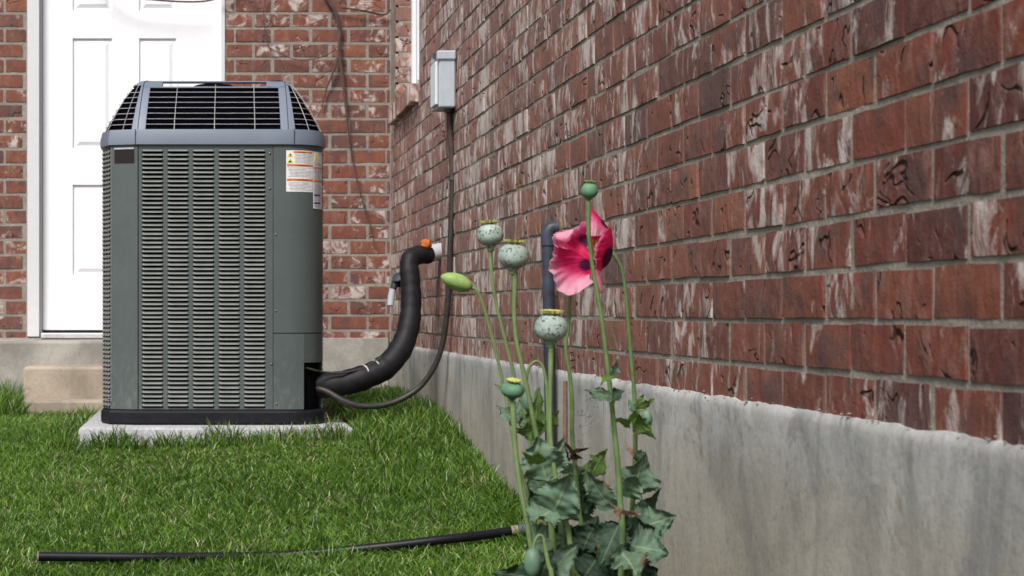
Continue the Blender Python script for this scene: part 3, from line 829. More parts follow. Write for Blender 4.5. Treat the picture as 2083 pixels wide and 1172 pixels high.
for nm, s0, s1 in (('cap_post', iL-.22, iL+.05), ('cap_post', iR-.05, iR+.9), ('cap_post', iRB-.5, iRB+.045), ('cap_post', iLB-.045, iLB+.22)):
    build(nm, cap_strip(s0, s1, 4, 0, .172), MCAP, ac, True)
for s, sg in ((iL, -1), (iR, 1)):                   # seam line down each front post
    pth = [W(ring_pt(s, h, .0012), H0+h*HS) for h in hs_prof if h < .187]
    build('cap_seam', tube(pth, .0013, 5), MSEAM, ac)
# top rim: front piece with a slot below it; elsewhere continuous
def rim_section(s0, s1, nn, h0): return cap_strip(s0, s1, nn, h0, .19, .014)
fsl0, fsl1 = iL+.13, iR-.15+0.0
g = [rim_section(iL, iL+.13, 3, .160), rim_section(iR-.13, iR, 3, .160), rim_section(iL+.13, iR-.13, 10, .182), cap_strip(iL+.0, iR-.0, 10, .158, .163, .006)]
g.append(rim_section(iR, iR+6, 12, .168)); g.append(rim_section(iR+6, iRB-6, 6, .168)); g.append(rim_section(iRB-6, iRB, 12, .168))
g.append(rim_section(iRB, iLB, 10, .168)); g.append(rim_section(iLB, nF+iL, 10, .168))
# flat ring on top with the wide opening
o1 = offset_pts(FP, -.176); o2 = offset_pts(FP, -.215)
V = [W(p, H0+.1895*HS) for p in o1]+[W(p, H0+.187*HS) for p in o2]; n = len(FP)
g.append((V, [(k, (k+1) % n, n+(k+1) % n, n+k) for k in range(n)]))
build('cap_rim', join(*g), MCAP, ac, True)
# interior shroud, motor, blades
shr = offset_pts(FP, -.135)
build('fan_shroud', closed_prism(shr, H0-.01, H0+.125), MBLK, ac)
build('added_dark_liner', loft([(offset_pts(FP, -lvl(h)-.009), H0+h*HS) for h in (0, .033, .055, .079, .10, .121, .14, .1575)])[0:1]+(loft([(offset_pts(FP, -lvl(h)-.009), H0+h*HS) for h in (0, .033, .055, .079, .10, .121, .14, .1575)])[1][:-2],), MLINER, ac)  # near-black sheet added behind the wires so the openings look dark inside
build('shroud_deck', closed_prism(offset_pts(FP, -.02), H0-.03, H0-.002), MBLK, ac)
mc = Vector((ACX+.005, ACY+ACD/2, 0))
build('fan_motor', lathe(Vector((mc.x, mc.y, H0+.176)), (0, 0, 1), [(.03, 0), (.08, .004), (.085, .03), (.085, .052), (.07, .056)], 24), MBLK, ac, True)
for k in range(4):
    a = k*math.pi/2+.35; V = []; Fc = []
    for i in range(5):
        r = .07+.17*i/4
        for j, s in enumerate((-.35, 0, .35)):
            th = a+s*(1-.3*i/4); V.append(Vector((mc.x+r*math.cos(th), mc.y+r*math.sin(th), H0+.190+s*.05)))
    for i in range(4):
        for j in range(2): q = i*3+j; Fc.append((q, q+1, q+4, q+3))
    build('fan_blade', (V, Fc), MFAN, ac, True)
for y in (191, 201, 211, 221.3, 231.8, 242.5, 252.5):
    h = (262-y)/505; pts = [W(p, H0+h*HS) for p in offset_pts(FP, -lvl(h)-.002)]; pts.append(pts[0])
    build('grille_wire', tube(pts, .00125, 5, False), MWIRE, ac)
def vwire(s, r=.0012, h1=.172):
    build('grille_wire', tube([W(ring_pt(s, h, -.0005), H0+h*HS) for h in hs_prof if h <= h1], r, 5), MWIRE, ac)
for x in (354, 436, 518.5): vwire(iL+((x-CX)/F*ACY-ACX+.3)/.6)
vwire(iR+3.1); vwire(iR+6.3); vwire(1.45); vwire(.6)
for f in (.12, .3, .5, .7, .88): vwire(iR+8+f); vwire(nF-1+f); vwire(iRB+f)

# ------------------------------------------------------------------ pipes, conduit, box
pipe = root('insulated_pipe', P(740, 790, 7.0), 'thick black foam-wrapped pipe curving from the air conditioner up to the wall', 'pipe')
pp = catmull([P(600, 787, 7.0), P(650, 785, 6.99), P(700, 779, 6.98), P(748, 765, 6.98), P(787, 744, 7.0), P(816, 708, 7.02), P(831, 665, 7.05), P(836, 620, 7.08), P(835, 575, 7.1), P(832, 540, 7.12), P(838, 524, 7.14), P(855, 519, 7.17), P(872, 519, 7.2)], 7)
def rg(i): return 1+.025*math.sin(i*1.7)+.02*math.sin(i*.77)
build('foam_sleeve', tube(pp, [.050, .052, .052, .051, .050, .048, .046, .043, .041, .040, .039, .038, .037], 18, True, rg), MFOAM, pipe, True)
def arc_patch(i, a0, a1, wid):
    c = pp[i]; t = (pp[i+1]-pp[i-1]).normalized(); u = t.cross(Vector((0, 1, 0))).normalized(); 
    if u.z < 0: u = -u
    v = Vector((0, -1, 0)); V = []; Fc = []
    for k in range(11):
        a = a0+(a1-a0)*k/10; d = u*math.cos(a)+v*math.sin(a); w_ = wid*(.4+.6*math.sin(math.pi*(k+.5)/11))
        for s_ in (-w_, w_): V.append(c+t*(s_+.02*math.sin(a*1.5))+d*.0535)
    for k in range(10): Fc.append((2*k, 2*k+1, 2*k+3, 2*k+2))
    return V, Fc
build('tape', arc_patch(20, -.2, 1.2, .0035), MTAPE, pipe, True)
build('tape', arc_patch(24, -.1, 1.0, .004), MTAPE, pipe, True)
build('wall_sleeve', tube([P(868, 520, 7.2), P(882, 514, 7.22), Vector((WALLX+.01, 7.235, P(895, 512, 7.23).z))], [.036, .036, .038], 18), MWHITEP, pipe, True)
build('foam_plug', lathe(P(866, 497, 7.17), (.3, 0, 1), [(.008, -.02), (.022, -.012), (.024, .004), (.014, .016), (.006, .022)], 9, lambda t, h: 1+.2*math.sin(3*t+h*90)), MORANGE, pipe, True)
cw = tube(catmull([P(622, 748, 6.88), P(640, 753, 6.89), P(662, 757.5, 6.92), P(700, 758, 6.93), P(740, 748, 6.95), P(775, 728, 6.97)], 6), .0045, 7)
tag(build('control_wire', cw, MWHIP, None, True, P(700, 757, 6.93)), 'thin dark wire running out of the unit along the top of the thick black pipe', 'wire')

wy = 6.85
whip = root('flexible_conduit', P(780, 825, 6.95), 'slim brown conduit dropping from the wall box and looping back under the thick pipe', 'conduit')
build('rigid_length', tube(catmull([P(914, 215, wy), P(915, 260, wy), P(919, 310, wy), P(920.5, 362, wy)], 5), .0125, 10), MBROWN, whip, True)
build('coupling', tube([P(920.5, 360, wy), P(920.5, 367, wy)], .0165, 10), MSCREW, whip, True)
wp = catmull([P(920.5, 366, wy), P(919, 430, wy), P(916, 500, wy), P(914, 570, wy+.01), P(909, 640, wy+.02), P(900, 700, wy+.04), P(884, 745, wy+.06), P(856, 785, wy+.08), P(820, 810, wy+.08), P(780, 824, wy+.07), P(735, 826, wy+.06), P(700, 816, wy+.06), P(668, 798, wy+.08), P(645, 790, wy+.1), P(625, 790, wy+.14)], 16)
build('flexible_length', tube(wp, [.012, .0115, .0115, .012, .0125, .0125], 10, True, lambda i: 1.06 if i % 2 else .95), MWHIP, whip, True)

bx = root('disconnect_box', (WALLX-.04, 6.85, P(0, 222, 6.77).z), 'light grey electrical box mounted on the brick side wall above the brown conduit', 'electrical box')
zb0, zb1 = P(0, 218, 6.77).z, P(0, 106, 6.77).z
build('enclosure', box(WALLX-.067, WALLX-.001, 6.77, 6.94, zb0, zb1, .006), MBOX, bx)
build('hood', box(WALLX-.074, WALLX-.0005, 6.762, 6.95, zb1-.030, zb1+.006, .005), MBOX, bx)
build('front_cover', join(box(WALLX-.080, WALLX-.068, 6.785, 6.93, zb0+.012, zb1-.034, .004)), MBOXL, bx)
build('bottom_hub', lathe(P(914, 222, wy)+Vector((0, 0, -.016)), (0, 0, 1), [(.017, 0), (.022, .004), (.022, .014), (.019, .03)], 12), MSCREW, bx, True)
build('hasp', box(WALLX-.086, WALLX-.0745, 6.80, 6.83, zb1-.02, zb1+.002), MSCREW, bx)

sp = root('garden_tap', P(806, 590, 8.7), 'small blurred grey wall tap beside the black pipe near the far corner', 'tap')
build('tap_body', join(tube([Vector((WALLX, 8.72, P(0, 577, 8.7).z)), P(803, 577, 8.7), P(799, 590, 8.7)], [.02, .022, .016], 10)), MPVCD, sp, True)
build('tap_handle', lathe(P(810, 566, 8.68), (-.4, -.6, .5), [(.012, 0), (.028, .004), (.028, .012), (.01, .016)], 10), MPVCD, sp, True)
build('tap_outlet', tube([P(799, 588, 8.7), P(796, 604, 8.7), P(794, 622, 8.69)], [.017, .018, .016], 10), MBOX, sp, True)

dp = root('drain_pipe', Vector((.957, 4.785, float(gz(.957, 4.785)))), 'grey plastic pipe with an elbow running down the wall behind the poppies', 'pipe')
zt = P(0, 463, 4.785).z
build('elbow', tube(catmull([Vector((WALLX+.004, 4.785, zt)), Vector((.975, 4.785, zt)), Vector((.962, 4.785, zt-.004)), Vector((.955, 4.785, zt-.018)), Vector((.955, 4.785, zt-.05))], 5), .0195, 14), MPVC, dp, True)
build('upper_length', tube([Vector((.955, 4.785, zt-.048)), Vector((.958, 4.785, P(0, 640, 4.785).z))], .0165, 14), MPVC, dp, True)
build('lower_length', tube([Vector((.958, 4.785, P(0, 640, 4.785).z)), Vector((.969, 4.785, float(gz(.96, 4.785))-.05))], .0158, 14), MPVCD, dp, True)
build('escutcheon', lathe(Vector((WALLX-.001, 4.785, zt)), (-1, 0, 0), [(.028, -.004), (.027, .004), (.02, .006)], 14), MRUST, dp, True)
zz = float(gz(.97, 4.62))
tag(build('rust_stain_rod', join(tube([Vector((.976, 4.66, zz-.05)), Vector((.977, 4.655, P(0, 775, 4.65).z))], .0065, 8)), MRUST, None, True, (.976, 4.66, zz)), 'thin brown rod added in place of a rusty stain on the footing right of the grey pipe', 'rod')  # rod modelled in place of a rusty streak staining the footing

# hose lying in the grass
hose = root('garden_hose', P(560, 1130, 4.85), 'black rubber hose lying across the lawn with an open end on the left', 'hose')
hp = catmull([P(78, 1132, 4.87), P(180, 1133, 4.88), P(300, 1134, 4.89), P(420, 1133, 4.92), P(560, 1131, 4.945), P(690, 1121, 4.92), P(800, 1110, 4.90), P(900, 1098, 4.9), P(980, 1089, 4.93), P(1040, 1080, 4.96)], 8)
build('hose_body', tube(hp, .0133, 14, False), MHOSE, hose, True)
build('hose_bore', tube([hp[0]+Vector((.004, 0, 0)), hp[0]+Vector((.05, 0, 0))], .0095, 12), MBLK, hose, True)
build('hose_rim', tube([hp[0]+Vector((-.003, 0, 0)), hp[0]+Vector((.002, 0, 0))], [.0136, .0136], 14, False), MHEND, hose, True)
build('hose_collar', tube([P(1040, 1080, 4.96), P(1054, 1078, 4.96)], .0145, 14), MHEND, hose, True)
build('hose_fitting', tube([P(1054, 1078, 4.96), P(1068, 1077.5, 4.96), P(1100, 1079, 4.96), P(1112, 1100, 4.96)], [.0165, .017, .016, .014], 14), MHFIT, hose, True)

# ------------------------------------------------------------------ poppies
GY = 3.0
def leaf_geo(B, T, width, tilt=0.0, curl=.15, wave=.06, teeth=9, seed=0, lobes=.12, fold=.18):
    """B base, T tip (world), width in metres; tilt rotates the blade about its midrib; curl bends it away from the viewer"""
    rs = random.Random(seed); B = Vector(B); T = Vector(T); ax = T-B; L = ax.length; d = ax/L
    vw = Vector((0, 1, 0)); side_ = d.cross(vw).normalized(); nrm = side_.cross(d).normalized()    # nrm roughly towards/away viewer
    R = Matrix.Rotation(tilt, 3, d); side_ = R @ side_; nrm = R @ nrm
    teeth = int(teeth*1.7); nv, nu = teeth*5, 14; TA = [rs.uniform(.06, .30) for _ in range(60)]; V = []; Fc = []; UV = []
    ph1, ph2 = rs.uniform(0, 6), rs.uniform(0, 6); sk = rs.uniform(-.12, .12)
    for j in range(nv+1):
        t = j/nv
        prof = (math.sin(math.pi*min(1, t*1.0)**.62))**.75 if 0 < t < 1 else 0
        prof = prof*(1-.25*t)
        tf = (t*teeth+.15) % 1.0; tooth = 1-TA[int(t*teeth+.15) % len(TA)]*tf**1.3
        for i in range(nu+1):
            s = (i/nu)*2-1; a = abs(s)
            big = 1-lobes*(.5+.5*math.cos(2*math.pi*t*3.4+ph1+(s > 0)*1.3)); 
            ed = prof*(1+(big*tooth-1)*a**3)
            wv = wave*width*math.sin(t*9+ph2+s*1.3)*a**1.5*2.0+wave*width*.8*math.sin(t*23+ph1*2+(s > 0)*2)*a**3
            p = B+d*(L*(t+.04*a*math.sin(t*6)))+side_*(s*ed*width/2*(1-.12*abs(curl)))
            p += nrm*(curl*L*(t**2)-fold*width*.5*(a**1.3)*ed+wv)
            p += nrm*(width*.030*noise.noise(Vector((s*3.2+seed, t*7, seed*1.7)))+width*.010*math.sin(t*38-a*9)*(a**.5)*(1-a*.4))*1.5
            p += side_*(sk*L*math.sin(math.pi*t)*.4)
            V.append(p); UV.append(((s+1)/2, t))
    for j in range(nv):
        for i in range(nu):
            a = j*(nu+1)+i; Fc.append((a, a+1, a+nu+2, a+nu+1))
    return V, Fc, UV

def leaf(parent, b, t, wpx, Y=3.0, dY=0.0, mat=None, label=None, **kw):
    B = P(b[0], b[1], Y); T = P(t[0], t[1], Y+dY)
    V, Fc, UV = leaf_geo(B, T, wpx/F*Y*(1.0 if mat is MDRY or mat is MTAN else 1.32), **kw)
    o = build('leaf', (V, Fc), mat or MLEAF, parent, True)
    uvl = o.data.uv_layers.new(name='UVMap')
    li = np.empty(len(o.data.loops), dtype=np.int32); o.data.loops.foreach_get('vertex_index', li)
    uvl.data.foreach_set('uv', np.array(UV, dtype=np.float32)[li].ravel())
    if label: o['label'] = label
    return o

def stem_path(pts, Y, gx_, gy=GY):
    """photo points from the head downwards, then on down to the soil"""
    p = [P(a, b, Y) for a, b in pts]; g = Vector((gx_, gy, float(gz(gx_, gy))-.03))
    last = p[-1]; p += [last.lerp(g, .5)+Vector((.004, 0, 0)), g]
    return catmull(p, 6), g

def poppy(label, pts, Y, gx_, gy, r0, r1, mat=MSTEM):
    g = Vector((gx_, gy, float(gz(gx_, gy))))
    rt = root('poppy', g, label, 'poppy', 'opium poppies growing beside the wall')
    path, _ = stem_path(pts, Y, gx_, gy)
    build('stem', tube(path, [r0*1.25, r0, r0, (r0+r1)/2, r1, r1], 9), mat, rt, True)
    return rt, path

def pod(rt, c, rx, rz, Y, mat, tilt=(0, 0), rays=12, crown_up=1.0):
    C = P(c[0], c[1], Y); s = Y/F; rx *= s; rz *= s; ax = Vector((tilt[0], tilt[1], 1)).normalized()
    prof = [(.22*rx, -rz*1.32), (.26*rx, -rz*1.22), (.42*rx, -rz*1.05)]
    for k in range(1, 14):
        a = -math.pi/2+math.pi*k/14; prof.append((rx*math.cos(a)**.75*(1 if a < 0 else .98), rz*math.sin(a)))
    b = build('seed_pod', lathe(C, ax, prof, 28, lambda t, h: 1+.014*math.cos(rays*t)+.02*noise.noise(Vector((math.cos(t)*1.6, math.sin(t)*1.6, h*70+c[0])))), mat, rt, True)
    rc = rx*.56
    cv = lathe(C+ax*(rz*1.0), ax, [(rc*.4, -rz*.05), (rc*.55, rz*.05), (rc*.95, rz*.14), (rc*1.10, rz*.34*crown_up), (rc*1.0, rz*.33*crown_up), (rc*.6, rz*.14), (rc*.1, rz*.10)], rays*4, lambda t, h: 1+(.20*math.cos(rays*t) if h > rz*.09 else 0))
    build('crown', cv, MCROWN, b, True)
    col = lathe(C-ax*(rz*1.42), ax, [(rx*.20, -rz*.10), (rx*.27, -rz*.03), (rx*.27, rz*.06), (rx*.2, rz*.18)], 14)
    build('collar', col, MSTEM, rt, True)
    return C-ax*(rz*1.35)

def bud(rt, a, b, rad, Y, mat, name='bud'):
    A = P(a[0], a[1], Y); B = P(b[0], b[1], Y); L = (B-A).length; r = rad/F*Y
    prof = [(r*.22, 0), (r*.62, L*.08), (r*.9, L*.25), (r, L*.45), (r*.9, L*.68), (r*.62, L*.86), (r*.28, L*.97), (r*.08, L)]
    return build(name, lathe(A, B-A, prof, 20, lambda t, h: 1-.10*math.exp(-(math.sin(t-.6)/.16)**2)), mat, rt, True)

# A  leftmost nodding bud
rtA, _ = poppy('poppy stem bending left with a smooth pale green bud beside the thick black pipe', [(955, 584), (968, 590), (982, 618), (996, 668), (1010, 722), (1025, 790), (1037, 850), (1050, 930), (1072, 1000), (1080, 1060), (1085, 1120)], 3.05, .60, 3.08, .0029, .0042)
bud(rtA, (960, 585), (897, 562), 18, 3.05, MBUD)
# B
rtB, _ = poppy('poppy with a wrinkled grey-green seed pod, the left one of the two highest speckled pods', [(997, 505), (999, 545), (1006, 600), (1022, 670), (1040, 740), (1053, 790), (1066, 830), (1078, 900), (1096, 990), (1110, 1080), (1120, 1160)], 3.1, .64, 3.12, .0031, .0045, MSTEM)
pod(rtB, (997, 478), 27.5, 22, 3.1, MPOD, (-.05, 0))
# C
rtC, _ = poppy('poppy with a plump black-speckled pod on a wavy stem, right of the wrinkled pod', [(1047, 553), (1047, 590), (1046, 630), (1050, 690), (1062, 745), (1074, 800), (1086, 860), (1100, 935), (1112, 1000), (1122, 1080), (1130, 1172)], 2.95, .63, 2.97, .0040, .0054, MSTEM)
pod(rtC, (1045, 521), 32, 25, 2.95, MPOD, (.06, -.05))
# D
rtD, _ = poppy('poppy with the largest speckled seed pod, low in front of the grey drain pipe', [(1121, 706), (1120, 760), (1119, 820), (1120, 890), (1128, 960), (1140, 1040), (1160, 1110)], 2.9, .64, 2.92, .0038, .005, MSTEM)
pod(rtD, (1121, 667), 34.5, 27, 2.9, MPOD, (.02, -.08))
# E
rtE, _ = poppy('short poppy with a squat plain green pod, lowest pod at the left of the clump', [(1043, 818), (1045, 860), (1049, 920), (1058, 990), (1070, 1050), (1080, 1110), (1092, 1172)], 2.88, .60, 2.9, .0043, .0054, MSTEM)
pod(rtE, (1043, 793), 24, 16, 2.88, MPODG, (.05, -.25))
# F
rtF, _ = poppy('tallest poppy with a small green pod above the pink flower', [(1198, 411), (1197, 440), (1198, 480), (1205, 540), (1214, 590), (1224, 650), (1234, 730), (1242, 800), (1249, 870), (1256, 940), (1261, 1020), (1265, 1100)], 2.93, .69, 2.95, .0036, .0054, MSTEM2)
pod(rtF, (1199, 388), 17.5, 15.5, 2.93, MPODG, (.05, -.1))
# G flower
rtG, _ = poppy('poppy with the single ruffled pink flower blotched dark purple', [(1190, 545), (1168, 572), (1159, 605), (1157, 660), (1151, 710), (1160, 770), (1164, 830), (1164, 880), (1170, 950), (1178, 1040), (1186, 1120)], 3.06, .66, 3.06, .0034, .0044, MSTEM2)
# H curved stem
rtH, _ = poppy('poppy stem arching over to the left and ending behind the pink flower', [(1222, 512), (1238, 511), (1252, 523), (1266, 552), (1273, 600), (1278, 660), (1284, 730), (1290, 800), (1292, 850), (1292, 910), (1290, 980), (1285, 1060)], 3.1, .74, 3.1, .0034, .0046, MSTEM2)
bud(rtH, (1222, 512), (1200, 548), 13, 3.1, MBUD2)
# I hook
rtI, _ = poppy('short poppy stem hooked over like a cane behind the speckled pods', [(1071, 800), (1071, 770), (1078, 745), (1092, 735), (1104, 746), (1111, 775), (1114, 820), (1116, 880), (1122, 960), (1140, 1060)], 3.02, .65, 3.03, .0026, .005, MSTEM)
bud(rtI, (1071, 798), (1074, 838), 11, 3.02, MBUD2)
# J bottom bud
rtJ, _ = poppy('low poppy with a drooping glaucous bud at the bottom left of the leaves', [(1084, 1122), (1087, 1104), (1095, 1090), (1104, 1092), (1109, 1115), (1116, 1150), (1125, 1200)], 2.82, .60, 2.84, .0024, .005, MSTEM)
bud(rtJ, (1084, 1116), (1082, 1176), 18, 2.82, MBUD2)

# --- petals
def petal(rt, net, dz, colfn, Y=3.0, ruff=.0025, seed=0, nu=26, nv=16, rf=9):
    """net: rows (base->rim), each a list of photo points across; dz: depth offsets of the same shape"""
    rows_ = [catmull([P(a, b, Y+z) for (a, b), z in zip(r, dr)], 8) for r, dr in zip(net, dz)]
    m = min(len(r) for r in rows_); V = []; Fc = []; C = []
    def samp(r, t): x = t*(len(r)-1); i = min(int(x), len(r)-2); return r[i].lerp(r[i+1], x-i)
    rs = random.Random(seed); ph = rs.uniform(0, 6)
    for i in range(nu+1):
        u = i/nu; line = [samp(r, u) for r in rows_]
        cv = catmull(line, 8)
        for j in range(nv+1):
            v = j/nv; p = samp(cv, v)
            rr = ruff*v**2.2*(math.sin(u*rf*2+ph)+.6*math.sin(u*rf*4.7+ph*2)); cr_ = .0005*math.sin(u*60+2*math.sin(v*5+ph))*(.3+.7*v)+.0012*noise.noise(Vector((u*12, v*9, seed)))
            p = p+Vector((0, rr*1.6+cr_, 0))+(line[-1]-line[0]).normalized()*(rr*.55*v)
            V.append(p); C.append((*colfn(u, v), 1))
    for i in range(nu):
        for j in range(nv): a = i*(nv+1)+j; Fc.append((a, a+1, a+nv+2, a+nv+1))
    o = build('petal', (V, Fc), MPETAL, rt, True)
    at = o.data.color_attributes.new('tint', 'FLOAT_COLOR', 'POINT'); at.data.foreach_set('color', np.array(C, dtype=np.float32).ravel())
    return o
CR = np.array((.82, .022, .15)); PK = np.array((.93, .20, .40)); PA = np.array((.94, .48, .62)); PU = np.array((.085, .008, .05)); DR = np.array((.30, .01, .02))
def lerp(a, b, t): t = min(1, max(0, t)); t = t*t*(3-2*t); return a*(1-t)+b*t
def c1(u, v):
    c = lerp(CR, PK, (v-.38-.1*math.sin(u*7)+.35*(u-.5))/.4); c = lerp(c, PA, (v-.62+.5*(u-.5))/.36)
    c = lerp(c, PK, (u-.62)/.3*(1 if v > .25 else 0)*.8)
    c = lerp(c, CR, (.30-u)/.3*(1 if v < .8 else .4)); c = lerp(c, PA, (u-.55)/.35*min(1, max(0, (v-.25)/.3))); d = math.hypot((v-.11)/.19, (u-.42)/.30); return lerp(PU, c, (d-.7)/.5)
def c2(u, v):
    c = lerp(CR, PK, (v-.45)/.3); c = lerp(c, PA, (v-.78)/.2); d = math.hypot((v-.30)/.22, (u-.78)/.3); return lerp(PU, c, (d-.7)/.4)
def c3(u, v):
    c = lerp(CR, PK, (v-.1)/.5); c = lerp(c, PA, (v-.5)/.4); d = math.hypot((v-.05)/.35, (u-.85)/.2); return lerp(PU, c, (d-.5)/.5)
def c4(u, v):
    c = lerp(CR, PK, (v-.66)/.18); c = lerp(c, PA, (v-.8)/.2); d = math.hypot((v-.12)/.34, (u-.62)/.28); return lerp(PU, c, (d-.7)/.4)
def c5(u, v): return lerp(PK, PA, v)
def c6(u, v): return lerp(DR, CR, v*1.2)
fy = 3.03
petal(rtG, [[(1203, 522), (1203, 532), (1203, 540), (1204, 548), (1206, 553)],
            [(1176, 512), (1172, 532), (1174, 546), (1183, 561), (1200, 560)],
            [(1146, 505), (1140, 530), (1146, 558), (1168, 580), (1200, 568)],
            [(1131, 500), (1119, 532), (1126, 570), (1157, 602), (1208, 574)]],
      [[0]*5, [.012, .014, .014, .01, .0], [.012, .012, .008, .0, -.012], [-.012, -.012, -.018, -.02, -.022]], c1, fy, .003, 1, 44, 22, 11)
petal(rtG, [[(1203, 532), (1203, 528), (1204, 522), (1204, 515)],
            [(1168, 512), (1174, 500), (1188, 490), (1200, 485)],
            [(1140, 502), (1142, 487), (1168, 474), (1195, 462)],
            [(1131, 503), (1125, 477), (1160, 466), (1195, 449)]],
      [[0]*4, [.012, .018, .02, .02], [.0, .006, .012, .016], [-.014, -.016, -.008, .0]], c2, fy, .0028, 2, 36, 18, 8)
# folded pale lip of the upper petal
petal(rtG, [[(1125, 477), (1140, 473), (1155, 469), (1166, 466)], [(1134, 486), (1146, 486), (1156, 482), (1165, 472)], [(1142, 492), (1150, 494), (1159, 489), (1165, 478)]],
      [[-.016]*4, [-.022]*4, [-.02]*4], lambda u, v: lerp(PA, PK, v), fy, .001, 5, 18, 8, 6)
# back petal (dark cup)
petal(rtG, [[(1203, 545), (1207, 547), (1212, 548), (1218, 548)], [(1197, 505), (1206, 505), (1215, 505), (1224, 505)], [(1194, 470), (1206, 466), (1222, 464), (1240, 470)]],
      [[0.01]*4, [.03]*4, [.028]*4], c6, fy, .001, 6)
petal(rtG, [[(1197, 416), (1204, 424), (1214, 434), (1225, 448), (1238, 464)],
            [(1195, 437), (1202, 442), (1212, 450), (1222, 460), (1234, 470)],
            [(1193, 476), (1201, 479), (1209, 480), (1217, 480), (1226, 478)]],
      [[.01, .008, .008, .01, .012], [-.006, -.012, -.014, -.01, .0], [-.012, -.024, -.028, -.022, -.008]], c3, fy, .0012, 3, 26, 14, 8)
petal(rtG, [[(1243, 461), (1247, 482), (1247, 505), (1243, 528), (1232, 543), (1220, 552)],
            [(1238, 466), (1236, 487), (1232, 507), (1229, 525), (1224, 538), (1217, 549)],
            [(1232, 474), (1222, 492), (1216, 510), (1215, 526), (1215, 540), (1215, 551)],
            [(1226, 478), (1214, 494), (1209, 512), (1209, 526), (1211, 540), (1216, 553)]],
      [[0, .002, .004, .004, .002, 0], [-.016, -.02, -.022, -.02, -.014, -.004], [-.026, -.032, -.034, -.03, -.02, -.008], [-.022, -.026, -.028, -.026, -.02, -.008]], c4, fy, .0022, 4, 40, 18, 11)
petal(rtG, [[(1206, 548), (1212, 549), (1218, 552)], [(1210, 568), (1216, 570), (1222, 570)], [(1215, 585), (1221, 590), (1227, 586)], [(1220, 596), (1224, 599), (1228, 594)]],
      [[-.004]*3, [-.008, -.012, -.008], [-.004, -.01, -.004], [0, -.004, 0]], c5, fy, .001, 7, 14, 14, 7)
g = []
rs = random.Random(4); sc_ = P(1206, 528, fy+.004)
for i in range(40):
    a = rs.uniform(-.5, 1.6); L = rs.uniform(.018, .034); e = sc_+Vector((math.sin(a)*.012-.004, rs.uniform(-.012, .008), L))
    g.append(tube([sc_, e], .0004, 4)); g.append(lathe(e, (0, 0, 1), [(.0005, -.0015), (.0013, 0), (.0005, .0018)], 5))
tag(build('stamens', join(*g), MSTAM, rtG), kind='stuff')

# --- leaves (parent, base, tip, width px, depth, ...)
# upper, on stem F
leaf(rtF, (1242, 772), (1263, 727), 22, 2.92, -.01, seed=1, tilt=.5, teeth=6)
leaf(rtF, (1244, 765), (1222, 778), 20, 2.9, -.02, MLEAFG, seed=2, tilt=1.0, teeth=5)
leaf(rtF, (1246, 808), (1195, 790), 30, 2.9, -.03, seed=3, tilt=.5, teeth=6, fold=.1)
leaf(rtF, (1240, 808), (1270, 793), 28, 2.94, -.01, MLEAFD, seed=4, tilt=-.5, teeth=5)
leaf(rtF, (1243, 806), (1252, 822), 12, 2.91, 0, MLEAFG, seed=5, teeth=4)
# stem H
leaf(rtH, (1298, 846), (1254, 862), 36, 3.06, -.03, MLEAFG, seed=6, tilt=-.9, teeth=6)
leaf(rtH, (1288, 846), (1330, 896), 40, 3.07, -.02, MLEAFG, seed=7, tilt=.7, teeth=7)
leaf(rtH, (1294, 832), (1334, 812), 24, 3.08, 0, MLEAFG, seed=8, tilt=.3, teeth=5, lobes=.4)
leaf(rtH, (1292, 836), (1312, 800), 20, 3.1, 0, MLEAFG, seed=9, teeth=5, lobes=.4)
leaf(rtH, (1290, 838), (1279, 812), 18, 3.08, 0, seed=10, teeth=4)
bud(rtH, (1314, 835), (1319, 868), 11, 3.06, MBUD2, 'side_bud')
build('side_stalk', tube(catmull([P(1293, 850, 3.08), P(1300, 836, 3.07), P(1314, 836, 3.06)], 5), .002, 6), MSTEM, rtH, True)
leaf(rtH, (1292, 928), (1278, 905), 18, 3.06, -.01, MTAN, seed=11, teeth=4, curl=.5)
leaf(rtH, (1292, 920), (1322, 945), 26, 3.07, -.01, MLEAFD, seed=12, teeth=5)
leaf(rtH, (1288, 1008), (1316, 922), 82, 3.06, -.01, seed=13, tilt=.25, teeth=9, curl=.1)
leaf(rtH, (1276, 1012), (1300, 960), 60, 3.0, -.03, seed=14, tilt=-.5, teeth=8, curl=-.2)
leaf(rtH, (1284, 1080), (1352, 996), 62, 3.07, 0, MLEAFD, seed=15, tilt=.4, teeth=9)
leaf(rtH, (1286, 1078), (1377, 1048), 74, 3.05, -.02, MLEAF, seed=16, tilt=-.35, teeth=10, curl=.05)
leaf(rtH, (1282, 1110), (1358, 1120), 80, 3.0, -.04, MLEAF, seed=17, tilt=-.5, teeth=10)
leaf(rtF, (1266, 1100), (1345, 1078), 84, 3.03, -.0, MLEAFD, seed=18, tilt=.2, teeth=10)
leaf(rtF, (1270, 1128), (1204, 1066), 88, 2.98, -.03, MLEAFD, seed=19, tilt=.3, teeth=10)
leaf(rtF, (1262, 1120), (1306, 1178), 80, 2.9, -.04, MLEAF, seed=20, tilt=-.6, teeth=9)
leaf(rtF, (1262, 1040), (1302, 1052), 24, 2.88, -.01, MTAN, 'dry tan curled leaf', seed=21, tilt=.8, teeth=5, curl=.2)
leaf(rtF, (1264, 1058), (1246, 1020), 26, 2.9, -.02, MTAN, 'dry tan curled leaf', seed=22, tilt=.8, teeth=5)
leaf(rtF, (1258, 1068), (1218, 1150), 70, 2.95, -.04, MLEAFD, seed=23, tilt=.5, teeth=9)
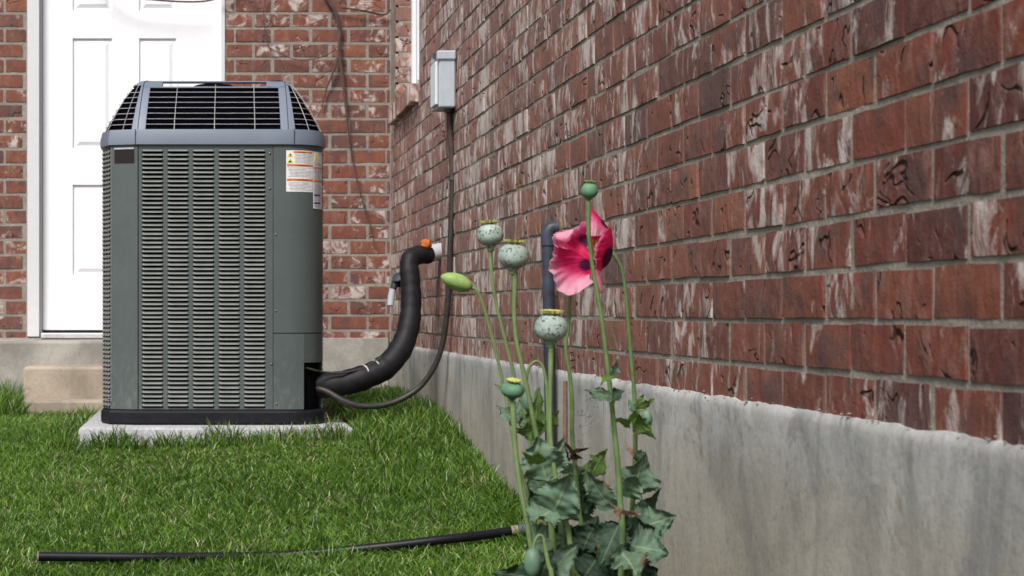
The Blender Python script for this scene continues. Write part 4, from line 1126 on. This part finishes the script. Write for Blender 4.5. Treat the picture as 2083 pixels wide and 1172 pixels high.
# around G
leaf(rtG, (1202, 968), (1240, 912), 44, 3.08, .02, MLEAFG, seed=24, tilt=.2, teeth=6, lobes=.35)
leaf(rtG, (1246, 1036), (1192, 960), 54, 3.0, -.03, MLEAF, seed=25, tilt=-.4, teeth=8)
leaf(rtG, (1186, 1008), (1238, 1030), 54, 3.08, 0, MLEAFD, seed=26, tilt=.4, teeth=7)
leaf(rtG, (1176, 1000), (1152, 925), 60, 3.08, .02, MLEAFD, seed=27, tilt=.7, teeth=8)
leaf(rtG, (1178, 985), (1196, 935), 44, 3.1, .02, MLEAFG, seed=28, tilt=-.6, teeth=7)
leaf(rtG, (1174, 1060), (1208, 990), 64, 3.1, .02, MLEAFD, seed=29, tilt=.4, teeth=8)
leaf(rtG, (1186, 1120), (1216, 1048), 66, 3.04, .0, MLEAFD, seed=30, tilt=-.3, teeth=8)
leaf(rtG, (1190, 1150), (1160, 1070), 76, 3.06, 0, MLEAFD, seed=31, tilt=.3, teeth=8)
leaf(rtG, (1168, 925), (1150, 898), 12, 3.03, 0, MDRY, 'shrivelled black leaf', seed=32, teeth=4, curl=.6, wave=.3)
leaf(rtG, (1166, 918), (1202, 912), 11, 3.03, 0, MDRY, 'shrivelled black leaf', seed=33, teeth=4, curl=.4, wave=.3)
leaf(rtG, (1160, 928), (1186, 934), 20, 3.02, 0, MDRY, 'shrivelled black leaf', seed=34, teeth=4, curl=.4, wave=.3)
leaf(rtG, (1154, 940), (1148, 912), 16, 3.02, 0, MDRY, 'shrivelled black leaf', seed=35, teeth=4, curl=-.4, wave=.3)
# D and C
leaf(rtD, (1112, 978), (1092, 884), 92, 2.9, -.01, MLEAF, seed=36, tilt=.1, teeth=10, curl=.02, fold=.1)
leaf(rtD, (1106, 972), (1150, 888), 56, 2.92, -.0, MLEAF, seed=37, tilt=-.1, teeth=8, fold=.1)
leaf(rtD, (1118, 1056), (1160, 958), 94, 2.88, -.03, MLEAF, seed=38, tilt=-.25, teeth=11, curl=-.05)
leaf(rtD, (1122, 1040), (1072, 1072), 70, 2.84, -.03, MLEAF, seed=39, tilt=.9, teeth=9, curl=-.25)
leaf(rtC, (1118, 1030), (1080, 985), 66, 2.96, .02, MLEAFD, seed=40, tilt=.2, teeth=9)
leaf(rtC, (1108, 938), (1062, 925), 34, 2.86, -.02, MLEAFG, seed=41, tilt=-.7, teeth=7)
leaf(rtC, (1104, 1004), (1068, 930), 40, 2.97, .0, MLEAF, seed=42, tilt=.3, teeth=7)
leaf(rtE, (1076, 1110), (1150, 1092), 72, 2.98, .0, MLEAF, seed=43, tilt=-.2, teeth=9)
leaf(rtE, (1080, 1130), (1160, 1062), 70, 3.02, .02, MLEAFD, seed=44, tilt=.3, teeth=9)
leaf(rtE, (1082, 1190), (1160, 1120), 80, 2.9, -.01, MLEAFD, seed=45, tilt=.3, teeth=9)
leaf(rtE, (1086, 1200), (1172, 1102), 76, 2.88, -.03, MLEAF, seed=46, tilt=-.4, teeth=9)
leaf(rtE, (1092, 1210), (1130, 1120), 64, 2.85, -.02, MLEAFD, seed=47, tilt=.2, teeth=8)
# upper left cluster
leaf(rtE, (1040, 800), (1008, 778), 22, 2.93, .01, MLEAFG, seed=48, tilt=.7, teeth=5)
leaf(rtE, (1052, 862), (1014, 822), 36, 2.95, .0, MLEAF, seed=49, tilt=.5, teeth=6)
leaf(rtB, (1084, 868), (1060, 812), 52, 3.1, .0, MLEAF, seed=50, tilt=.2, teeth=7)
leaf(rtI, (1084, 893), (1102, 788), 46, 3.06, .01, MLEAFG, seed=51, tilt=.2, teeth=8, lobes=.3)
leaf(rtI, (1104, 868), (1046, 880), 46, 3.03, -.01, MLEAFG, seed=52, tilt=-.4, teeth=8)
leaf(rtI, (1112, 868), (1140, 836), 30, 3.04, 0, MLEAFG, seed=53, tilt=.3, teeth=6)
leaf(rtA, (1078, 1010), (1100, 940), 30, 3.1, .0, MLEAFD, seed=54, teeth=6)
# low fill leaves, mostly below the frame
rs = random.Random(78)
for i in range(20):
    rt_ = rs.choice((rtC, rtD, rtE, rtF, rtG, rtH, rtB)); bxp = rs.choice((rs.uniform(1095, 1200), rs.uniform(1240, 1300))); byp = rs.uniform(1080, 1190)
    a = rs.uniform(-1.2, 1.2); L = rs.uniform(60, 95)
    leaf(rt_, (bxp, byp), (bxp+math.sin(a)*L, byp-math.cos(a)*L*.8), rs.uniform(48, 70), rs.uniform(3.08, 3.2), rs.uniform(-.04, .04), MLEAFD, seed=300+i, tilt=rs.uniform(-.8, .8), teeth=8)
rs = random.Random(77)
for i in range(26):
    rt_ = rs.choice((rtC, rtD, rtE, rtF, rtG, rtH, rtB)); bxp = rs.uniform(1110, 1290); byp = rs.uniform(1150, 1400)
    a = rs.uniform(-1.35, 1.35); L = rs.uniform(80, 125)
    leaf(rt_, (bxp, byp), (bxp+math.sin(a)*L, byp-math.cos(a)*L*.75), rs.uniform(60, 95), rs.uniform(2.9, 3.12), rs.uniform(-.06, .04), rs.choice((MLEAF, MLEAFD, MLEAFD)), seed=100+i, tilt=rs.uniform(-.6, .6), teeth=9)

# ------------------------------------------------------------------ grass
def grass(name, xy, hgt, wid, lean, palette, label, seed=0):
    r = np.random.default_rng(seed); n = len(xy); x = xy[:, 0]; y = xy[:, 1]; z = gz(x, y)-.004
    az = r.uniform(0, 2*np.pi, n); ln_ = lean; dx, dy = np.cos(az)*ln_, np.sin(az)*ln_
    fa = r.uniform(0, np.pi, n); sx, sy = np.cos(fa)*wid/2, np.sin(fa)*wid/2
    base = np.stack([x, y, z], 1)
    def at(t, wf):
        h = hgt*(t-.28*ln_*t*t); cx_ = x+dx*hgt*t**1.7; cy_ = y+dy*hgt*t**1.7
        return np.stack([cx_-sx*wf, cy_-sy*wf, z+h], 1), np.stack([cx_+sx*wf, cy_+sy*wf, z+h], 1)
    a0, b0 = at(0, .8); a1, b1 = at(.42, 1.0); a2, b2 = at(.78, .62); tp, _ = at(1.0, 0)
    V = np.stack([a0, b0, a1, b1, a2, b2, tp], 1).reshape(-1, 3).astype(np.float32)
    i = (np.arange(n)*7)[:, None]
    Fq = np.concatenate([i+np.array([0, 1, 3, 2]), i+np.array([2, 3, 5, 4])], 1).reshape(-1)
    Ft = (i+np.array([4, 5, 6])).reshape(-1)
    me = bpy.data.meshes.new(name); me.vertices.add(len(V)); me.vertices.foreach_set('co', V.ravel())
    loops = np.concatenate([Fq, Ft]).astype(np.int32); me.loops.add(len(loops)); me.loops.foreach_set('vertex_index', loops)
    nq = 2*n; ls = np.concatenate([np.arange(nq)*4, nq*4+np.arange(n)*3]).astype(np.int32)
    me.polygons.add(nq+n); me.polygons.foreach_set('loop_start', ls)
    me.update(calc_edges=True); me.validate()
    pal = np.array(palette); w_ = r.random(n)
    # soft patches of colour over the lawn
    pt = np.sin(x*3.1+np.sin(y*2.3)*1.5)*np.cos(y*2.7+x)*.5+.5
    k = np.clip((r.random(n)*.75+pt*.25)*(len(pal)-2), 0, len(pal)-2.001); i0 = k.astype(int); f = (k-i0)[:, None]
    c = pal[i0]*(1-f)+pal[np.minimum(i0+1, len(pal)-2)]*f
    dry = r.random(n) < .03+.09*(np.sin(x*7+2*np.sin(y*3))*np.sin(y*9+x*4) > .55); c[dry] = pal[-1]*r.uniform(.6, 1.1, (dry.sum(), 1))
    c = c*r.uniform(.75, 1.2, (n, 1))
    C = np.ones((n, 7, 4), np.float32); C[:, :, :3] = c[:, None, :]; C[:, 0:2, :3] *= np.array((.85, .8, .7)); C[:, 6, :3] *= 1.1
    at_ = me.color_attributes.new('tint', 'FLOAT_COLOR', 'POINT'); at_.data.foreach_set('color', C.ravel())
    me.materials.append(MGRASS)
    o = link(name, me); return tag(o, label, 'grass', kind='stuff')

GP = [(.018, .060, .007), (.060, .145, .014), (.12, .25, .025), (.19, .345, .042), (.30, .45, .10), (.60, .56, .32)]
r = np.random.default_rng(11)
def scatter(n, x0, x1, y0, y1, keep=None):
    p = np.stack([r.uniform(x0, x1, n), r.uniform(y0, y1, n)], 1)
    if keep is not None: p = p[keep(p)]
    return p
def notpad(p):
    m = ~((p[:, 0] > -.50) & (p[:, 0] < .59) & (p[:, 1] > 6.69) & (p[:, 1] < 7.87))
    m &= ~((p[:, 0] > -.89) & (p[:, 0] < .13) & (p[:, 1] > 8.1)); m &= ~((p[:, 0] < .13) & (p[:, 1] > 8.6)); m &= p[:, 0] < WALLX-.012
    return m
near = scatter(150000, -1.05, .985, 4.1, 7.6, notpad)
far = scatter(26000, -1.3, .985, 7.6, 9.1, notpad)
outer = scatter(36000, -3.2, -1.05, 3.2, 9.1, notpad)
front = scatter(16000, -1.05, .985, 3.2, 4.1, notpad)
allp = np.concatenate([near, far, outer, front]); n = len(allp)
cl = .5+.5*np.sin(allp[:, 0]*17+np.cos(allp[:, 1]*13)*2)*np.cos(allp[:, 1]*19+allp[:, 0]*5)
H = r.uniform(.018, .048, n)*(.72+.5*cl)
edge = np.clip(1-(WALLX-allp[:, 0])/.14, 0, 1)*(allp[:, 1] > 4.6)
H += edge*r.uniform(0, .035, n)
H *= np.where((np.abs(allp[:, 0]-.05) < .6) & (allp[:, 1] > 6.2) & (allp[:, 1] < 6.72), .62, 1.0)
lf2 = r.uniform(.25, 1.25, n)
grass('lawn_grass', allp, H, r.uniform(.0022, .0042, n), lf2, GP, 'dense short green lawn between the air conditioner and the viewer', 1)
# longer tufts round the pad and by the wall
def ring_pad(n):
    a = np.stack([r.uniform(-.56, .62, n), 6.69-np.abs(r.normal(0, .05, n))], 1)
    b = np.stack([.59+np.abs(r.normal(0, .07, n//2)), r.uniform(6.6, 7.9, n//2)], 1)
    c = np.stack([-.50-np.abs(r.normal(0, .04, n//3)), r.uniform(6.6, 7.9, n//3)], 1)
    return np.concatenate([a, b, c])
t1 = ring_pad(900); t1 = t1[notpad(t1)]
cl = np.sin(t1[:, 0]*23)*np.sin(t1[:, 0]*7.3+1)
H1 = r.uniform(.05, .10, len(t1))*(1+.35*cl)
t2 = scatter(4200, .60, .985, 5.6, 8.9, lambda p: notpad(p)); H2 = r.uniform(.05, .095, len(t2))
t3 = scatter(1900, -1.35, -.83, 7.7, 8.55, notpad); H3 = r.uniform(.08, .21, len(t3))*np.clip((-t3[:, 0]-.74)/.18, .3, 1)
t4 = scatter(1600, .90, .985, 4.3, 5.6); H4 = r.uniform(.04, .08, len(t4))
tt = np.concatenate([t1, t2, t3, t4]); HH = np.concatenate([H1, H2, H3, H4])
GP2 = [(.020, .062, .007), (.050, .125, .012), (.095, .20, .020), (.15, .27, .032), (.21, .34, .055), (.46, .42, .2)]
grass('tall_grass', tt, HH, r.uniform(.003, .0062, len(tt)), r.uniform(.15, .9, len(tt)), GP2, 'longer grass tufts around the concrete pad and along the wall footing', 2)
# thin weeds at the foot of the wall on the right, and a soft clump behind the poppies
wd = np.concatenate([np.stack([r.normal(.93, .02, 60), r.normal(3.95, .05, 60)], 1), np.stack([r.normal(.93, .02, 50), r.normal(3.7, .04, 50)], 1), np.stack([r.normal(.93, .02, 40), r.normal(4.15, .04, 40)], 1)])
grass('weeds', wd, r.uniform(.07, .145, len(wd)), r.uniform(.003, .005, len(wd)), r.uniform(.1, .5, len(wd)), GP, 'sparse thin weeds at the foot of the footing right of the poppies', 3)
